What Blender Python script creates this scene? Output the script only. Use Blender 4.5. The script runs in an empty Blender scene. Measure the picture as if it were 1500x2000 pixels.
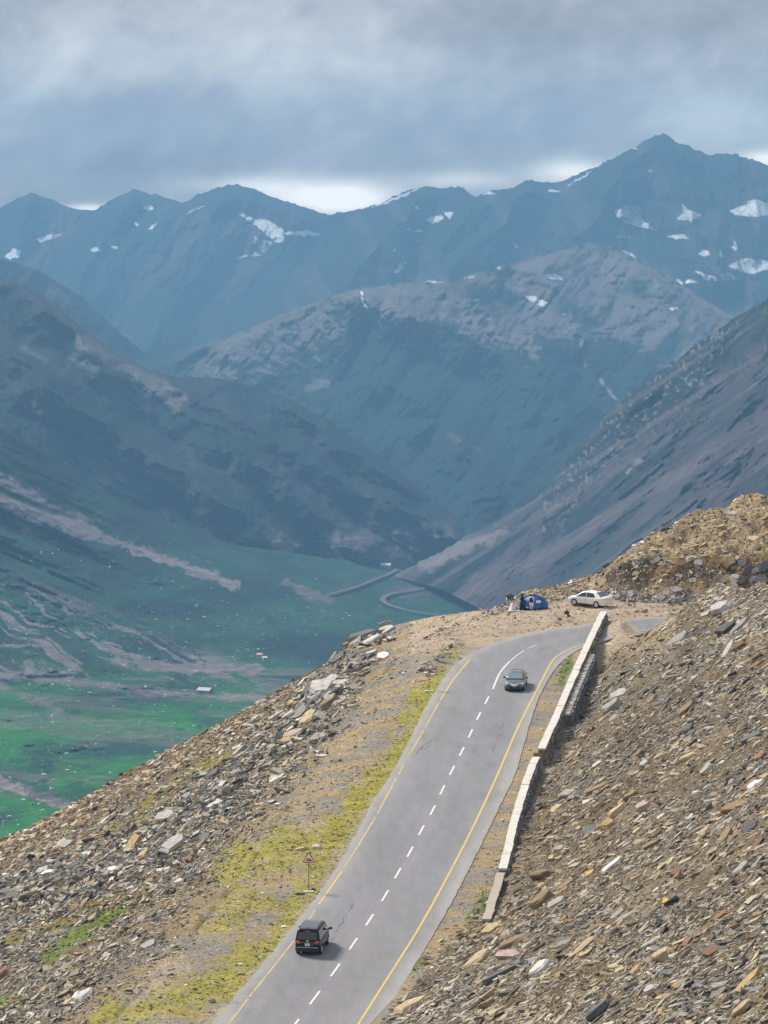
import bpy, bmesh, math, random
import numpy as np
from mathutils import Vector, Matrix, Euler

random.seed(7)
rng = np.random.default_rng(11)
R = math.radians
SC = bpy.context.scene
COL = SC.collection

# ------------------------------------------------------------------ camera, sky, sun, exposure
F = 9500.0                       # focal length in units of 1/1500 of the picture width
PITCH = R(3.27)
CZ = 50.0
cam_d = bpy.data.cameras.new('camera')
cam_d.sensor_fit = 'HORIZONTAL'; cam_d.sensor_width = 36.0; cam_d.lens = 36.0 * F / 1500.0
cam_d.clip_start = 1.0; cam_d.clip_end = 60000.0
cam = bpy.data.objects.new('camera', cam_d); COL.objects.link(cam)
cam.location = (0, 0, CZ); cam.rotation_euler = (R(90) - PITCH, 0, 0)
SC.camera = cam

SUN_AZ, SUN_EL = R(-48), R(47)   # azimuth from +Y (view direction), negative = to the left
sun_d = bpy.data.lights.new('sun', 'SUN'); sun_d.energy = 5.0; sun_d.angle = R(13); sun_d.color = (1.0, 0.93, 0.82)
sun = bpy.data.objects.new('sun', sun_d); COL.objects.link(sun)
sv = Vector((math.sin(SUN_AZ) * math.cos(SUN_EL), math.cos(SUN_AZ) * math.cos(SUN_EL), math.sin(SUN_EL)))
sun.rotation_euler = sv.to_track_quat('Z', 'Y').to_euler(); sun.location = (0, 0, 300)

SC.view_settings.view_transform = 'Standard'; SC.view_settings.look = 'None'
SC.view_settings.exposure = 0.12; SC.view_settings.gamma = 1.0
SC.view_settings.use_curve_mapping = False
HAZE_DENSITY = 6.9e-5
HAZE_COLOR = (0.31, 0.65, 1.0)

world = bpy.data.worlds.new('World'); SC.world = world; world.use_nodes = True
def build_world():
    nt = world.node_tree; nt.nodes.clear(); N = nt.nodes.new; L = nt.links.new
    out = N('ShaderNodeOutputWorld'); bg = N('ShaderNodeBackground'); L(bg.outputs[0], out.inputs[0])
    bg.inputs['Strength'].default_value = 0.1
    sky = N('ShaderNodeTexSky'); sky.sky_type = 'NISHITA'; sky.sun_disc = False
    sky.sun_elevation = SUN_EL; sky.sun_rotation = SUN_AZ; sky.altitude = 4000
    tc = N('ShaderNodeTexCoord'); sp = N('ShaderNodeSeparateXYZ')
    nm = N('ShaderNodeVectorMath'); nm.operation = 'NORMALIZE'
    L(tc.outputs['Generated'], nm.inputs[0]); L(nm.outputs[0], sp.inputs[0])
    def M(op, a, b=None, c=None):
        m = N('ShaderNodeMath'); m.operation = op
        for i, v in enumerate((a, b, c)):
            if v is None: continue
            if isinstance(v, (int, float)): m.inputs[i].default_value = v
            else: L(v, m.inputs[i])
        return m.outputs[0]
    el = M('ARCSINE', sp.outputs[2]); az = M('ARCTAN2', sp.outputs[0], sp.outputs[1])
    def coords(ka, ke, off, shear=0.0):
        c = N('ShaderNodeCombineXYZ')
        L(M('ADD', M('MULTIPLY', az, ka), M('MULTIPLY', el, shear)), c.inputs[0]); L(M('MULTIPLY', el, ke), c.inputs[1]); c.inputs[2].default_value = off
        return c.outputs[0]
    def noise(co, detail, rough, dist=0.0):
        n = N('ShaderNodeTexNoise'); n.inputs['Scale'].default_value = 1.0
        n.inputs['Detail'].default_value = detail; n.inputs['Roughness'].default_value = rough
        n.inputs['Distortion'].default_value = dist; L(co, n.inputs['Vector']); return n.outputs['Fac']
    def gauss(a0, e0, sa, se):
        qa = M('DIVIDE', M('SUBTRACT', az, a0), sa); qe = M('DIVIDE', M('SUBTRACT', el, e0), se)
        return M('EXPONENT', M('MULTIPLY', M('ADD', M('MULTIPLY', qa, qa), M('MULTIPLY', qe, qe)), -1.0))
    def A(px): return (px - 750) / F
    def E(py): return (457 - py) / F
    n1 = noise(coords(27, 40, 5.3, -14), 9, 0.56, 0.15)
    n2 = noise(coords(85, 105, 8.4, -30), 8, 0.6, 0.3)
    v = M('ADD', M('MULTIPLY', M('SUBTRACT', n1, 0.5), 1.5), M('MULTIPLY', M('SUBTRACT', n2, 0.5), 1.0))
    v = M('ADD', v, 0.46)
    for (px, py, sx, sy, k) in ((430, 70, 330, 90, 0.34), (60, 60, 110, 60, 0.22), (1000, 70, 330, 60, -0.42), (1400, 235, 130, 60, 0.42),
                                (1350, 110, 260, 50, 0.16), (250, 320, 420, 50, -0.08), (1000, 270, 300, 30, -0.10), (100, 170, 160, 40, 0.12)):
        v = M('ADD', v, M('MULTIPLY', gauss(A(px), E(py), sx / F, sy / F), k))
    gap = None
    for (px, py, sx, sy, k) in ((655, 388, 130, 34, 1.25), (480, 362, 110, 18, 0.45), (900, 352, 110, 18, 0.45), (1120, 335, 70, 22, 0.8), (1500, 312, 60, 16, 1.0), (175, 408, 45, 9, 0.8)):
        g = M('MULTIPLY', gauss(A(px), E(py), sx / F, sy / F), k)
        gap = g if gap is None else M('ADD', gap, g)
    gap = M('MULTIPLY', gap, M('ADD', 0.55, M('MULTIPLY', n2, 0.9)))
    gap = M('MINIMUM', gap, 1.0)
    ramp = N('ShaderNodeValToRGB'); L(v, ramp.inputs[0]); cr = ramp.color_ramp
    cr.elements[0].position = 0.0; cr.elements[0].color = (0.28, 0.225, 0.20, 1)
    cr.elements[1].position = 1.0; cr.elements[1].color = (0.88, 0.81, 0.745, 1)
    e = cr.elements.new(0.45); e.color = (0.49, 0.43, 0.415, 1)
    mixg = N('ShaderNodeMix'); mixg.data_type = 'RGBA'
    L(gap, mixg.inputs[0]); L(ramp.outputs[0], mixg.inputs[6]); mixg.inputs[7].default_value = (1.9, 1.72, 1.52, 1)
    # an overcast sky grows brighter towards the zenith
    up = M('MAXIMUM', sp.outputs[2], 0.0); zc = N('ShaderNodeCombineXYZ')
    for i, k in enumerate((0.0, 0.3, 0.75)): L(M('MULTIPLY', M('ADD', 1.0, M('MULTIPLY', up, k)), 10.4), zc.inputs[i])
    sc = N('ShaderNodeVectorMath'); sc.operation = 'MULTIPLY'; L(mixg.outputs[2], sc.inputs[0]); L(zc.outputs[0], sc.inputs[1])
    mx = N('ShaderNodeMix'); mx.data_type = 'RGBA'; mx.inputs[0].default_value = 0.95
    L(sky.outputs[0], mx.inputs[6]); L(sc.outputs[0], mx.inputs[7]); L(mx.outputs[2], bg.inputs[0])
build_world()

# ------------------------------------------------------------------ helpers
FW = np.array([0, math.cos(PITCH), -math.sin(PITCH)]); UP = np.array([0, math.sin(PITCH), math.cos(PITCH)])
C0 = np.array([0, 0, CZ])
def ray(px, py):
    px = np.asarray(px, float); py = np.asarray(py, float)
    xc = (px - 750) / F; zc = -(py - 1000) / F
    return np.stack([xc, FW[1] + UP[1] * zc, FW[2] + UP[2] * zc], -1)
def at(px, py, t):
    return C0 + ray(px, py) * np.asarray(t, float)[..., None]
def proj(P):
    q = np.asarray(P, float) - C0
    d = q @ FW; return 750 + F * q[..., 0] / d, 1000 - F * (q @ UP) / d, d

TG = math.tan(R(5.5))
_v = at(610, 1850, 340.0); Z0, Y0 = _v[2], _v[1]
def zp(Y): return Z0 + TG * (np.asarray(Y) - Y0)
def on_plane(px, py, off=0.0):
    d = ray(px, py)
    t = (Z0 - TG * Y0 + off - CZ) / (d[..., 2] - TG * d[..., 1])
    return C0 + d * t[..., None]

def _hash(ix, iy, seed):
    h = (ix.astype(np.int64) * 374761393 + iy.astype(np.int64) * 668265263 + seed * 974634547) & 0x7fffffff
    h = ((h ^ (h >> 13)) * 1274126177) & 0x7fffffff
    return ((h ^ (h >> 16)) & 0xffffff) / float(0xffffff)
def vnoise(x, y, seed=0):
    x = np.asarray(x, float); y = np.asarray(y, float)
    ix = np.floor(x); iy = np.floor(y); fx = x - ix; fy = y - iy
    u = fx * fx * fx * (fx * (fx * 6 - 15) + 10); w = fy * fy * fy * (fy * (fy * 6 - 15) + 10)
    a = _hash(ix, iy, seed); b = _hash(ix + 1, iy, seed); c = _hash(ix, iy + 1, seed); d = _hash(ix + 1, iy + 1, seed)
    return (a * (1 - u) + b * u) * (1 - w) + (c * (1 - u) + d * u) * w
def fbm(x, y, seed=0, oct=5, gain=0.5, ridged=False):
    s = 0; a = 1; n = 0
    for k in range(oct):
        v = vnoise(x * 2 ** k + 17.3 * k, y * 2 ** k - 9.1 * k, seed + k)
        v = 1 - abs(2 * v - 1) if ridged else v
        s = s + a * v; n += a; a *= gain
    return s / n
def sstep(a, b, x):
    t = np.clip((x - a) / (b - a), 0, 1); return t * t * (3 - 2 * t)
def poly(pts):
    a = np.array(pts, float); return a[:, 0], a[:, 1]

def put(name, me, mat=None, parent=None):
    o = bpy.data.objects.new(name, me); COL.objects.link(o)
    if mat is not None:
        for m in (mat if isinstance(mat, (list, tuple)) else [mat]): me.materials.append(m)
    if parent is not None: o.parent = parent
    return o
def tag(o, label=None, cat=None, group=None, kind=None):
    if label: o['label'] = label
    if cat: o['category'] = cat
    if group: o['group'] = group
    if kind: o['kind'] = kind
    return o
def empty(name, loc, rotz=0.0):
    o = bpy.data.objects.new(name, None); COL.objects.link(o); o.empty_display_size = 0.3
    o.location = loc; o.rotation_euler = (0, 0, rotz); return o
def grid_mesh(name, P, cols=None, smooth=True, attrs=None):
    """P: (rows, columns, 3) array of points -> quad mesh."""
    nr, nc, _ = P.shape
    me = bpy.data.meshes.new(name)
    i = np.arange(nr * nc).reshape(nr, nc)
    q = np.stack([i[:-1, :-1], i[:-1, 1:], i[1:, 1:], i[1:, :-1]], -1).reshape(-1, 4)
    me.vertices.add(nr * nc); me.vertices.foreach_set('co', P.reshape(-1).astype(np.float32))
    me.loops.add(q.size); me.loops.foreach_set('vertex_index', q.reshape(-1).astype(np.int32))
    me.polygons.add(len(q)); me.polygons.foreach_set('loop_start', np.arange(0, q.size, 4, dtype=np.int32))
    me.polygons.foreach_set('use_smooth', np.full(len(q), smooth))
    me.update(calc_edges=True)
    if cols is not None:
        ca = me.color_attributes.new('col', 'FLOAT_COLOR', 'POINT')
        c4 = np.ones((nr * nc, 4), np.float32); c4[:, :3] = cols.reshape(-1, 3)
        ca.data.foreach_set('color', c4.reshape(-1))
    return me
def raw_mesh(name, verts, faces, smooth=False):
    me = bpy.data.meshes.new(name); me.from_pydata([tuple(map(float, v)) for v in verts], [], [tuple(map(int, f)) for f in faces])
    me.polygons.foreach_set('use_smooth', np.full(len(me.polygons), smooth)); me.update(); return me

# ------------------------------------------------------------------ materials
def new_mat(name):
    m = bpy.data.materials.new(name); m.use_nodes = True; nt = m.node_tree
    b = nt.nodes['Principled BSDF']; return m, nt, b
def flat(name, col, rough=0.6, metal=0.0, noise=0.12, scale=6.0, spec=0.5, coat=0.0):
    m, nt, b = new_mat(name)
    b.inputs['Roughness'].default_value = rough; b.inputs['Metallic'].default_value = metal
    b.inputs['Specular IOR Level'].default_value = spec; b.inputs['Coat Weight'].default_value = coat
    tc = nt.nodes.new('ShaderNodeTexCoord'); n = nt.nodes.new('ShaderNodeTexNoise'); n.inputs['Scale'].default_value = scale
    n.inputs['Detail'].default_value = 4
    nt.links.new(tc.outputs['Object'], n.inputs['Vector'])
    mx = nt.nodes.new('ShaderNodeMix'); mx.data_type = 'RGBA'
    mx.inputs[6].default_value = tuple(c * (1 - noise) for c in col) + (1,); mx.inputs[7].default_value = tuple(min(1, c * (1 + noise)) for c in col) + (1,)
    nt.links.new(n.outputs['Fac'], mx.inputs[0]); nt.links.new(mx.outputs[2], b.inputs['Base Color'])
    return m
def glass_mat(name, col=(0.02, 0.025, 0.03)):
    m, nt, b = new_mat(name); b.inputs['Base Color'].default_value = col + (1,)
    b.inputs['Roughness'].default_value = 0.04; b.inputs['Specular IOR Level'].default_value = 0.8; b.inputs['Coat Weight'].default_value = 0.6
    return m
def terrain_mat(name, scales, strength, bump, bscale, rough=0.95):
    """base colour = painted attribute times noise grain at several sizes; bump from noise"""
    m, nt, b = new_mat(name); L = nt.links.new
    b.inputs['Roughness'].default_value = rough; b.inputs['Specular IOR Level'].default_value = 0.1
    at_ = nt.nodes.new('ShaderNodeAttribute'); at_.attribute_name = 'col'
    tc = nt.nodes.new('ShaderNodeTexCoord'); cur = at_.outputs['Color']
    for s, k in zip(scales, strength):
        n = nt.nodes.new('ShaderNodeTexNoise'); n.inputs['Scale'].default_value = s; n.inputs['Detail'].default_value = 6; n.inputs['Roughness'].default_value = 0.65
        L(tc.outputs['Object'], n.inputs['Vector'])
        mr = nt.nodes.new('ShaderNodeMapRange'); mr.inputs[1].default_value = 0.25; mr.inputs[2].default_value = 0.75
        mr.inputs[3].default_value = 1 - k; mr.inputs[4].default_value = 1 + k; L(n.outputs['Fac'], mr.inputs[0])
        v = nt.nodes.new('ShaderNodeVectorMath'); v.operation = 'SCALE'; L(cur, v.inputs[0]); L(mr.outputs[0], v.inputs[3]); cur = v.outputs[0]
    L(cur, b.inputs['Base Color'])
    n = nt.nodes.new('ShaderNodeTexNoise'); n.inputs['Scale'].default_value = bscale; n.inputs['Detail'].default_value = 8; n.inputs['Roughness'].default_value = 0.7
    L(tc.outputs['Object'], n.inputs['Vector'])
    bp = nt.nodes.new('ShaderNodeBump'); bp.inputs['Strength'].default_value = 1.0; bp.inputs['Distance'].default_value = bump
    L(n.outputs['Fac'], bp.inputs['Height']); L(bp.outputs[0], b.inputs['Normal'])
    return m
def rock_mat(name, instanced):
    m, nt, b = new_mat(name); L = nt.links.new
    b.inputs['Roughness'].default_value = 0.8; b.inputs['Specular IOR Level'].default_value = 0.25
    if instanced:
        a = nt.nodes.new('ShaderNodeAttribute'); a.attribute_type = 'INSTANCER'; a.attribute_name = 'tint'; src = a.outputs['Color']
    else:
        a = nt.nodes.new('ShaderNodeObjectInfo'); src = a.outputs['Color']
    tc = nt.nodes.new('ShaderNodeTexCoord'); cur = src
    mp = nt.nodes.new('ShaderNodeMapping'); mp.inputs['Scale'].default_value = (0.7, 1.6, 5); L(tc.outputs['Object'], mp.inputs[0])
    for s, k, vec in ((2.6, 0.34, mp.outputs[0]), (11, 0.2, tc.outputs['Object'])):
        n = nt.nodes.new('ShaderNodeTexNoise'); n.inputs['Scale'].default_value = s; n.inputs['Detail'].default_value = 5; L(vec, n.inputs['Vector'])
        mr = nt.nodes.new('ShaderNodeMapRange'); mr.inputs[1].default_value = 0.3; mr.inputs[2].default_value = 0.7; mr.inputs[3].default_value = 1 - k; mr.inputs[4].default_value = 1 + k
        L(n.outputs['Fac'], mr.inputs[0])
        v = nt.nodes.new('ShaderNodeVectorMath'); v.operation = 'SCALE'; L(cur, v.inputs[0]); L(mr.outputs[0], v.inputs[3]); cur = v.outputs[0]
    L(cur, b.inputs['Base Color'])
    return m
M_ROCK = rock_mat('slate', False); M_STONE = rock_mat('scattered_slate', True)
M_NEAR = terrain_mat('hillside_soil', (0.35, 2.2, 9.0), (0.22, 0.3, 0.35), 0.10, 5.0)
M_FAR = terrain_mat('mountain_ground', (0.004, 0.022, 0.09), (0.22, 0.34, 0.42), 9.0, 0.03)

# ------------------------------------------------------------------ near hillside: one height field
ROAD_L = [(60, 2460), (212, 2260), (330, 2110), (421, 1990), (501, 1897), (581, 1799), (640, 1724), (688, 1644), (730, 1559), (763, 1516), (800, 1445), (828, 1385), (861, 1333), (884, 1301),
          (912, 1280), (954, 1259), (1010, 1240), (1080, 1228), (1155, 1219), (1240, 1209), (1310, 1205), (1420, 1203), (1560, 1201)]
ROAD_R = [(446, 2460), (575, 2260), (672, 2110), (746, 1990), (803, 1897), (862, 1799), (903, 1724), (943, 1644), (983, 1559), (1006, 1516), (1026, 1445), (1043, 1385), (1066, 1333), (1088, 1301),
          (1103, 1287), (1116, 1277), (1132, 1268), (1152, 1260), (1180, 1251), (1245, 1233), (1310, 1228), (1420, 1225), (1560, 1222)]
BROW = [(60, 2150), (190, 2000), (300, 1880), (400, 1760), (480, 1680), (560, 1590), (640, 1500), (710, 1410), (770, 1330), (810, 1270), (860, 1225), (930, 1195), (990, 1186)]
TOE = [(620, 2150), (748, 2030), (826, 1945), (893, 1862), (957, 1800), (1004, 1715), (1062, 1580), (1110, 1480), (1150, 1390), (1180, 1310), (1215, 1268), (1296, 1250), (1340, 1214), (1450, 1199)]
def by_Y(pts):
    P = on_plane(*poly(pts)); o = np.argsort(P[:, 1]); return P[o, 1], P[o, 0]
BR, TO = by_Y(BROW), by_Y(TOE)
RL, RR = by_Y(ROAD_L[:15]), by_Y(ROAD_R[:15])
def extrap(Y, T):
    v = np.interp(Y, T[0], T[1]); k0 = (T[1][1] - T[1][0]) / (T[0][1] - T[0][0])
    return v + np.where(Y < T[0][0], (Y - T[0][0]) * k0, 0)
def softp(x, w): return w * np.logaddexp(0, x / w)
WALL_UP = [(1058, 1462), (1075, 1421), (1104, 1358), (1118, 1322), (1136, 1283), (1154, 1243), (1170, 1212), (1179, 1194)]
WALL_LO = [(982, 1696), (995, 1640), (1013, 1570), (1030, 1516), (1047, 1478)]
WALL_BARE = [(950, 1795), (964, 1748), (978, 1704)]
WTOP = 0.85
_w = on_plane(*poly(WALL_LO + WALL_UP), WTOP)
def wall_x(Y): return np.interp(Y, _w[:, 1], _w[:, 0])
def base_h(X, Y):
    xl = extrap(Y, BR); xr = extrap(Y, TO)
    h = -0.50 * softp(xl - X, 1.6) + 0.64 * softp(X - xr, 0.9)
    ditch = 0.8 * sstep(372, 402, Y) * (1 - sstep(446, 462, Y))
    wx = wall_x(Y)
    return h - ditch * sstep(0.0, 0.25, X - wx) * np.exp(-(np.maximum(X - wx - 1.3, 0) / 1.8) ** 2)
SIL = [(-320, 1800), (0, 1640), (80, 1603), (150, 1562), (300, 1482), (450, 1402), (560, 1338), (600, 1320), (640, 1297), (680, 1264), (720, 1246), (780, 1217), (850, 1202), (900, 1194), (960, 1188), (1000, 1186)]
CREST = [(1308, 1207), (1330, 1188), (1355, 1165), (1380, 1152), (1410, 1146), (1460, 1146), (1500, 1141), (1640, 1120), (1760, 1100)]
def hit(px, py):
    t = np.arange(180, 640, 0.25)[:, None]
    P = C0 + ray(px, py)[None] * t[..., None]
    below = P[..., 2] - zp(P[..., 1]) - base_h(P[..., 0], P[..., 1]) < 0
    k = np.argmax(below, 0); return P[k, np.arange(len(np.atleast_1d(px)))]
def dense(pts, step):
    x, y = poly(pts); xs = np.arange(x[0], x[-1] + 1, step); return xs, np.interp(xs, x, y)
sl = hit(*dense(SIL, 10)); cr_ = hit(*dense(CREST, 8))
S_sl, Y_sl = sl[:, 0] / sl[:, 1], sl[:, 1]; S_cr, Y_cr = cr_[:, 0] / cr_[:, 1], cr_[:, 1]
BASE = [(955, 1191), (1000, 1187), (1050, 1183), (1100, 1172), (1150, 1160), (1185, 1166), (1220, 1173), (1300, 1178), (1400, 1182), (1560, 1190), (1800, 1200)]
LEDGE = [(955, 1190), (985, 1184), (1000, 1176), (1050, 1166), (1100, 1157), (1150, 1140), (1178, 1122), (1200, 1103), (1230, 1090), (1260, 1084), (1320, 1087), (1420, 1087), (1500, 1075), (1800, 1060)]
RIDGE = [(955, 1189), (980, 1181), (1000, 1168), (1020, 1155), (1045, 1147), (1085, 1143), (1120, 1130), (1160, 1121), (1182, 1110), (1205, 1092), (1230, 1072), (1262, 1048), (1300, 1030), (1345, 1000),
         (1365, 992), (1400, 990), (1418, 994), (1440, 975), (1462, 963), (1480, 962), (1500, 968), (1560, 955), (1800, 900)]

S = np.concatenate([np.linspace(-0.26, -0.114, 40), np.linspace(-0.112, 0.118, 520), np.linspace(0.12, 0.28, 40)]); NS = len(S)
Yr = np.concatenate([np.linspace(20, 168, 60), np.linspace(170, 565, 700), [575, 590, 620, 680, 800, 1000]])
def bank(s, Y):
    """cut bank behind the bend, height over the road plane; s, Y arrays of one shape"""
    ss = np.atleast_1d(s)
    px = 750 + F * ss / 1.0 * 1.0
    px = 750 + F * ss * 0.9985
    tb = on_plane(px, np.interp(px, *poly(BASE))); 
    db = (tb - C0) @ FW
    ple, pr = np.interp(px, *poly(LEDGE)), np.interp(px, *poly(RIDGE))
    kk = sstep(957, 1045, px); dl = db + 0.3 + 2.2 * kk + 2.0 * sstep(1150, 1250, px); dr = dl + 0.4 + 2.5 * kk + 0.14 * (ple - pr)
    Pl, Pr = at(px, ple, dl), at(px, pr, dr)
    return tb[:, 1], Pl[:, 1], Pl[:, 2] - zp(Pl[:, 1]), Pr[:, 1], Pr[:, 2] - zp(Pr[:, 1]), px
def near_height(X, Y, detail=True):
    X = np.asarray(X, float); Y = np.asarray(Y, float); s = X / Y
    h = base_h(X, Y)
    # relief: gullies down the fall line and lumps, kept off the road
    xl0, xr0 = extrap(Y, RL), extrap(Y, RR)
    off = np.where(Y < 452, np.maximum(xl0 - 0.4 - X, X - xr0 - 0.4), 9.0)
    k = sstep(0.2, 3.0, off)
    wx = wall_x(Y); k = k * (1 - 0.9 * ((X > xr0) & (X < wx + 0.3) & (Y < 470)))
    qx, qy, _ = proj(np.stack([X, Y, zp(Y)], -1)); far = (qx > 1120) & (qx < 1480) & (qy > np.interp(qx, *poly(ROAD_L[13:])) - 5) & (qy < np.interp(qx, *poly(ROAD_R[14:])) + 5)
    k = np.where(far, 0.0, k)
    k2 = k * np.where((X > xl0 - 7) & (X < xr0), 0.35, 1.0) * np.where(Y > 452, 0.3, 1.0)
    rel = (fbm(X * 0.13, Y * 0.22, 5, 4) - 0.5) * 1.5 + (fbm(X * 0.5, Y * 0.9, 9, 4) - 0.5) * 0.75 + (fbm(X * 2.1, Y * 2.6, 14, 3) - 0.5) * 0.22
    h = h + rel * k2
    # the spoil heap at the shoulder
    for (px, py, rx, ry, hh) in ((640, 1345, 3.0, 9, 1.3), (700, 1275, 2.5, 6, 0.7), (330, 1610, 4, 8, 0.8), (885, 1262, 1.6, 5, 0.35)):
        q = hit(np.array([px]), np.array([py]))[0]
        h = h + hh * np.exp(-((X - q[0]) / rx) ** 2 - ((Y - q[1]) / ry) ** 2) * (0.6 + 0.8 * fbm(X * 0.9, Y * 0.7, 31, 3))
    # mound between the parapet's far end and the road
    q = on_plane(1212, 1232); h = h + 0.9 * np.exp(-((X - q[0]) / 1.0) ** 2 - ((Y - q[1]) / 3.5) ** 2) * (0.6 + 0.8 * fbm(X * 1.3, Y * 0.8, 43, 3))
    # behind the crest lines the ground falls away
    Yc = np.interp(s, S_sl, Y_sl, right=1e9); Yc = np.where(s > S_sl[-1], 1e9, Yc)
    e = np.maximum(Y - Yc, 0); h = np.where(e > 0, h - 0.85 * e - 0.25 * np.minimum(e, 3), h)
    Yq = np.interp(s, S_cr, Y_cr); use = s > S_cr[0]
    e = np.where(use, np.maximum(Y - Yq, 0), 0); h = np.where(e > 0, np.maximum(h - 0.95 * e - 0.02 * e * e, -0.1), h)
    return h
def near_field():
    SS, YY = np.meshgrid(S, Yr); XX = SS * YY
    H = near_height(XX, YY)
    Yb, Yl, hl, Yt, ht, px = bank(S, None)
    for j in range(NS):
        if px[j] < 957: continue
        y = Yr
        hb = np.interp(y, [Yb[j], Yl[j], Yt[j]], [0, hl[j], ht[j]])
        hb = np.where(y > Yt[j], ht[j] - 0.85 * (y - Yt[j]), hb)
        n = (fbm(S[j] * y * 0.42, y * 0.55 + 0.8 * fbm(S[j] * y * 0.2, y * 0.2, 47, 3), 41, 5, 0.6) - 0.5) * 2.6 * sstep(Yb[j], Yb[j] + 2, y) * (1 - sstep(Yt[j] - 3, Yt[j] + 1, y) * 0.7) * min(1, max(hl[j], 0) / 4) * float(sstep(985, 1080, px[j]))
        hb = hb + n
        m = y > Yb[j]
        H[m, j] = hb[m]
    # road bed sits a hand's breadth under the asphalt
    H = H - 0.06
    Z = zp(YY) + H; Z = np.maximum(Z, -420.0)
    return XX, YY, Z, H
NX, NYY, NZ, NH = near_field()
NPX, NPY, _ = proj(np.stack([NX, NYY, NZ], -1))
def near_z(X, Y):
    """bilinear lookup in the built height field"""
    X = np.asarray(X, float); Y = np.asarray(Y, float); s = X / Y
    j = np.clip(np.searchsorted(S, s) - 1, 0, NS - 2); i = np.clip(np.searchsorted(Yr, Y) - 1, 0, len(Yr) - 2)
    a = np.clip((s - S[j]) / (S[j + 1] - S[j]), 0, 1); b = np.clip((Y - Yr[i]) / (Yr[i + 1] - Yr[i]), 0, 1)
    return (NZ[i, j] * (1 - a) + NZ[i, j + 1] * a) * (1 - b) + (NZ[i + 1, j] * (1 - a) + NZ[i + 1, j + 1] * a) * b
def ground_at(px, py):
    """first point where the ray through (px, py) meets the near ground"""
    t = np.arange(190, 560, 0.2); P = C0 + ray(px, py)[None] * t[:, None]
    b = P[:, 2] < near_z(P[:, 0], P[:, 1]); k = int(np.argmax(b)); 
    return P[k] if b.any() else on_plane(px, py)

# colour fields on the near ground (albedo)
def blob(PX, PY, pts, w, seed, soft=0.5):
    """distance to a polyline in the picture of the ground, broken up by noise -> 0..1"""
    d = np.full(PX.shape, 1e9)
    for (x0, y0), (x1, y1) in zip(pts[:-1], pts[1:]):
        vx, vy = x1 - x0, y1 - y0; L2 = vx * vx + vy * vy + 1e-9
        u = np.clip(((PX - x0) * vx + (PY - y0) * vy) / L2, 0, 1)
        d = np.minimum(d, np.hypot(PX - x0 - u * vx, PY - y0 - u * vy))
    n = fbm(PX / 26, PY / 15, seed, 4)
    n2 = fbm(PX / 7, PY / 4, seed + 60, 3); return sstep(1.3, 1.0 - soft * 1.3, d / w + (n - 0.5) * 2.2 + (n2 - 0.5) * 1.1)
GRASS = [([(845, 1345), (820, 1400), (770, 1480), (700, 1570), (640, 1640)], 26, 1.0, 0), ([(640, 1640), (560, 1640), (470, 1665)], 26, 0.95, 0), ([(560, 1655), (450, 1700)], 40, 0.8, 0),
         ([(640, 1640), (600, 1730), (520, 1850), (440, 1940)], 24, 0.85, 0), ([(520, 1760), (420, 1800)], 30, 0.6, 0), ([(470, 1870), (380, 1950), (200, 1985)], 30, 0.85, 0),
         ([(470, 1465), (380, 1500), (280, 1580)], 15, 0.8, 1), ([(280, 1590), (180, 1640)], 13, 0.9, 1), ([(270, 1735), (120, 1800), (20, 1835)], 15, 0.8, 1),
         ([(240, 1770), (90, 1870)], 16, 1.0, 2), ([(0, 1962), (40, 1948)], 14, 1.0, 2), ([(1112, 1290), (1095, 1335)], 8, 0.9, 2), ([(950, 1760), (925, 1795)], 14, 0.9, 2), ([(820, 1880), (800, 1900)], 10, 0.8, 2),
         ([(1300, 1238), (1240, 1260)], 12, 0.5, 1), ([(1290, 1090), (1400, 1085), (1500, 1085)], 8, 0.6, 1), ([(1065, 1575), (1050, 1600)], 16, 0.5, 1), ([(880, 1270), (860, 1310), (840, 1345)], 13, 0.6, 0)]
GCOL = [np.array([0.285, 0.255, 0.05]), np.array([0.20, 0.17, 0.045]), np.array([0.13, 0.165, 0.035])]
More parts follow.
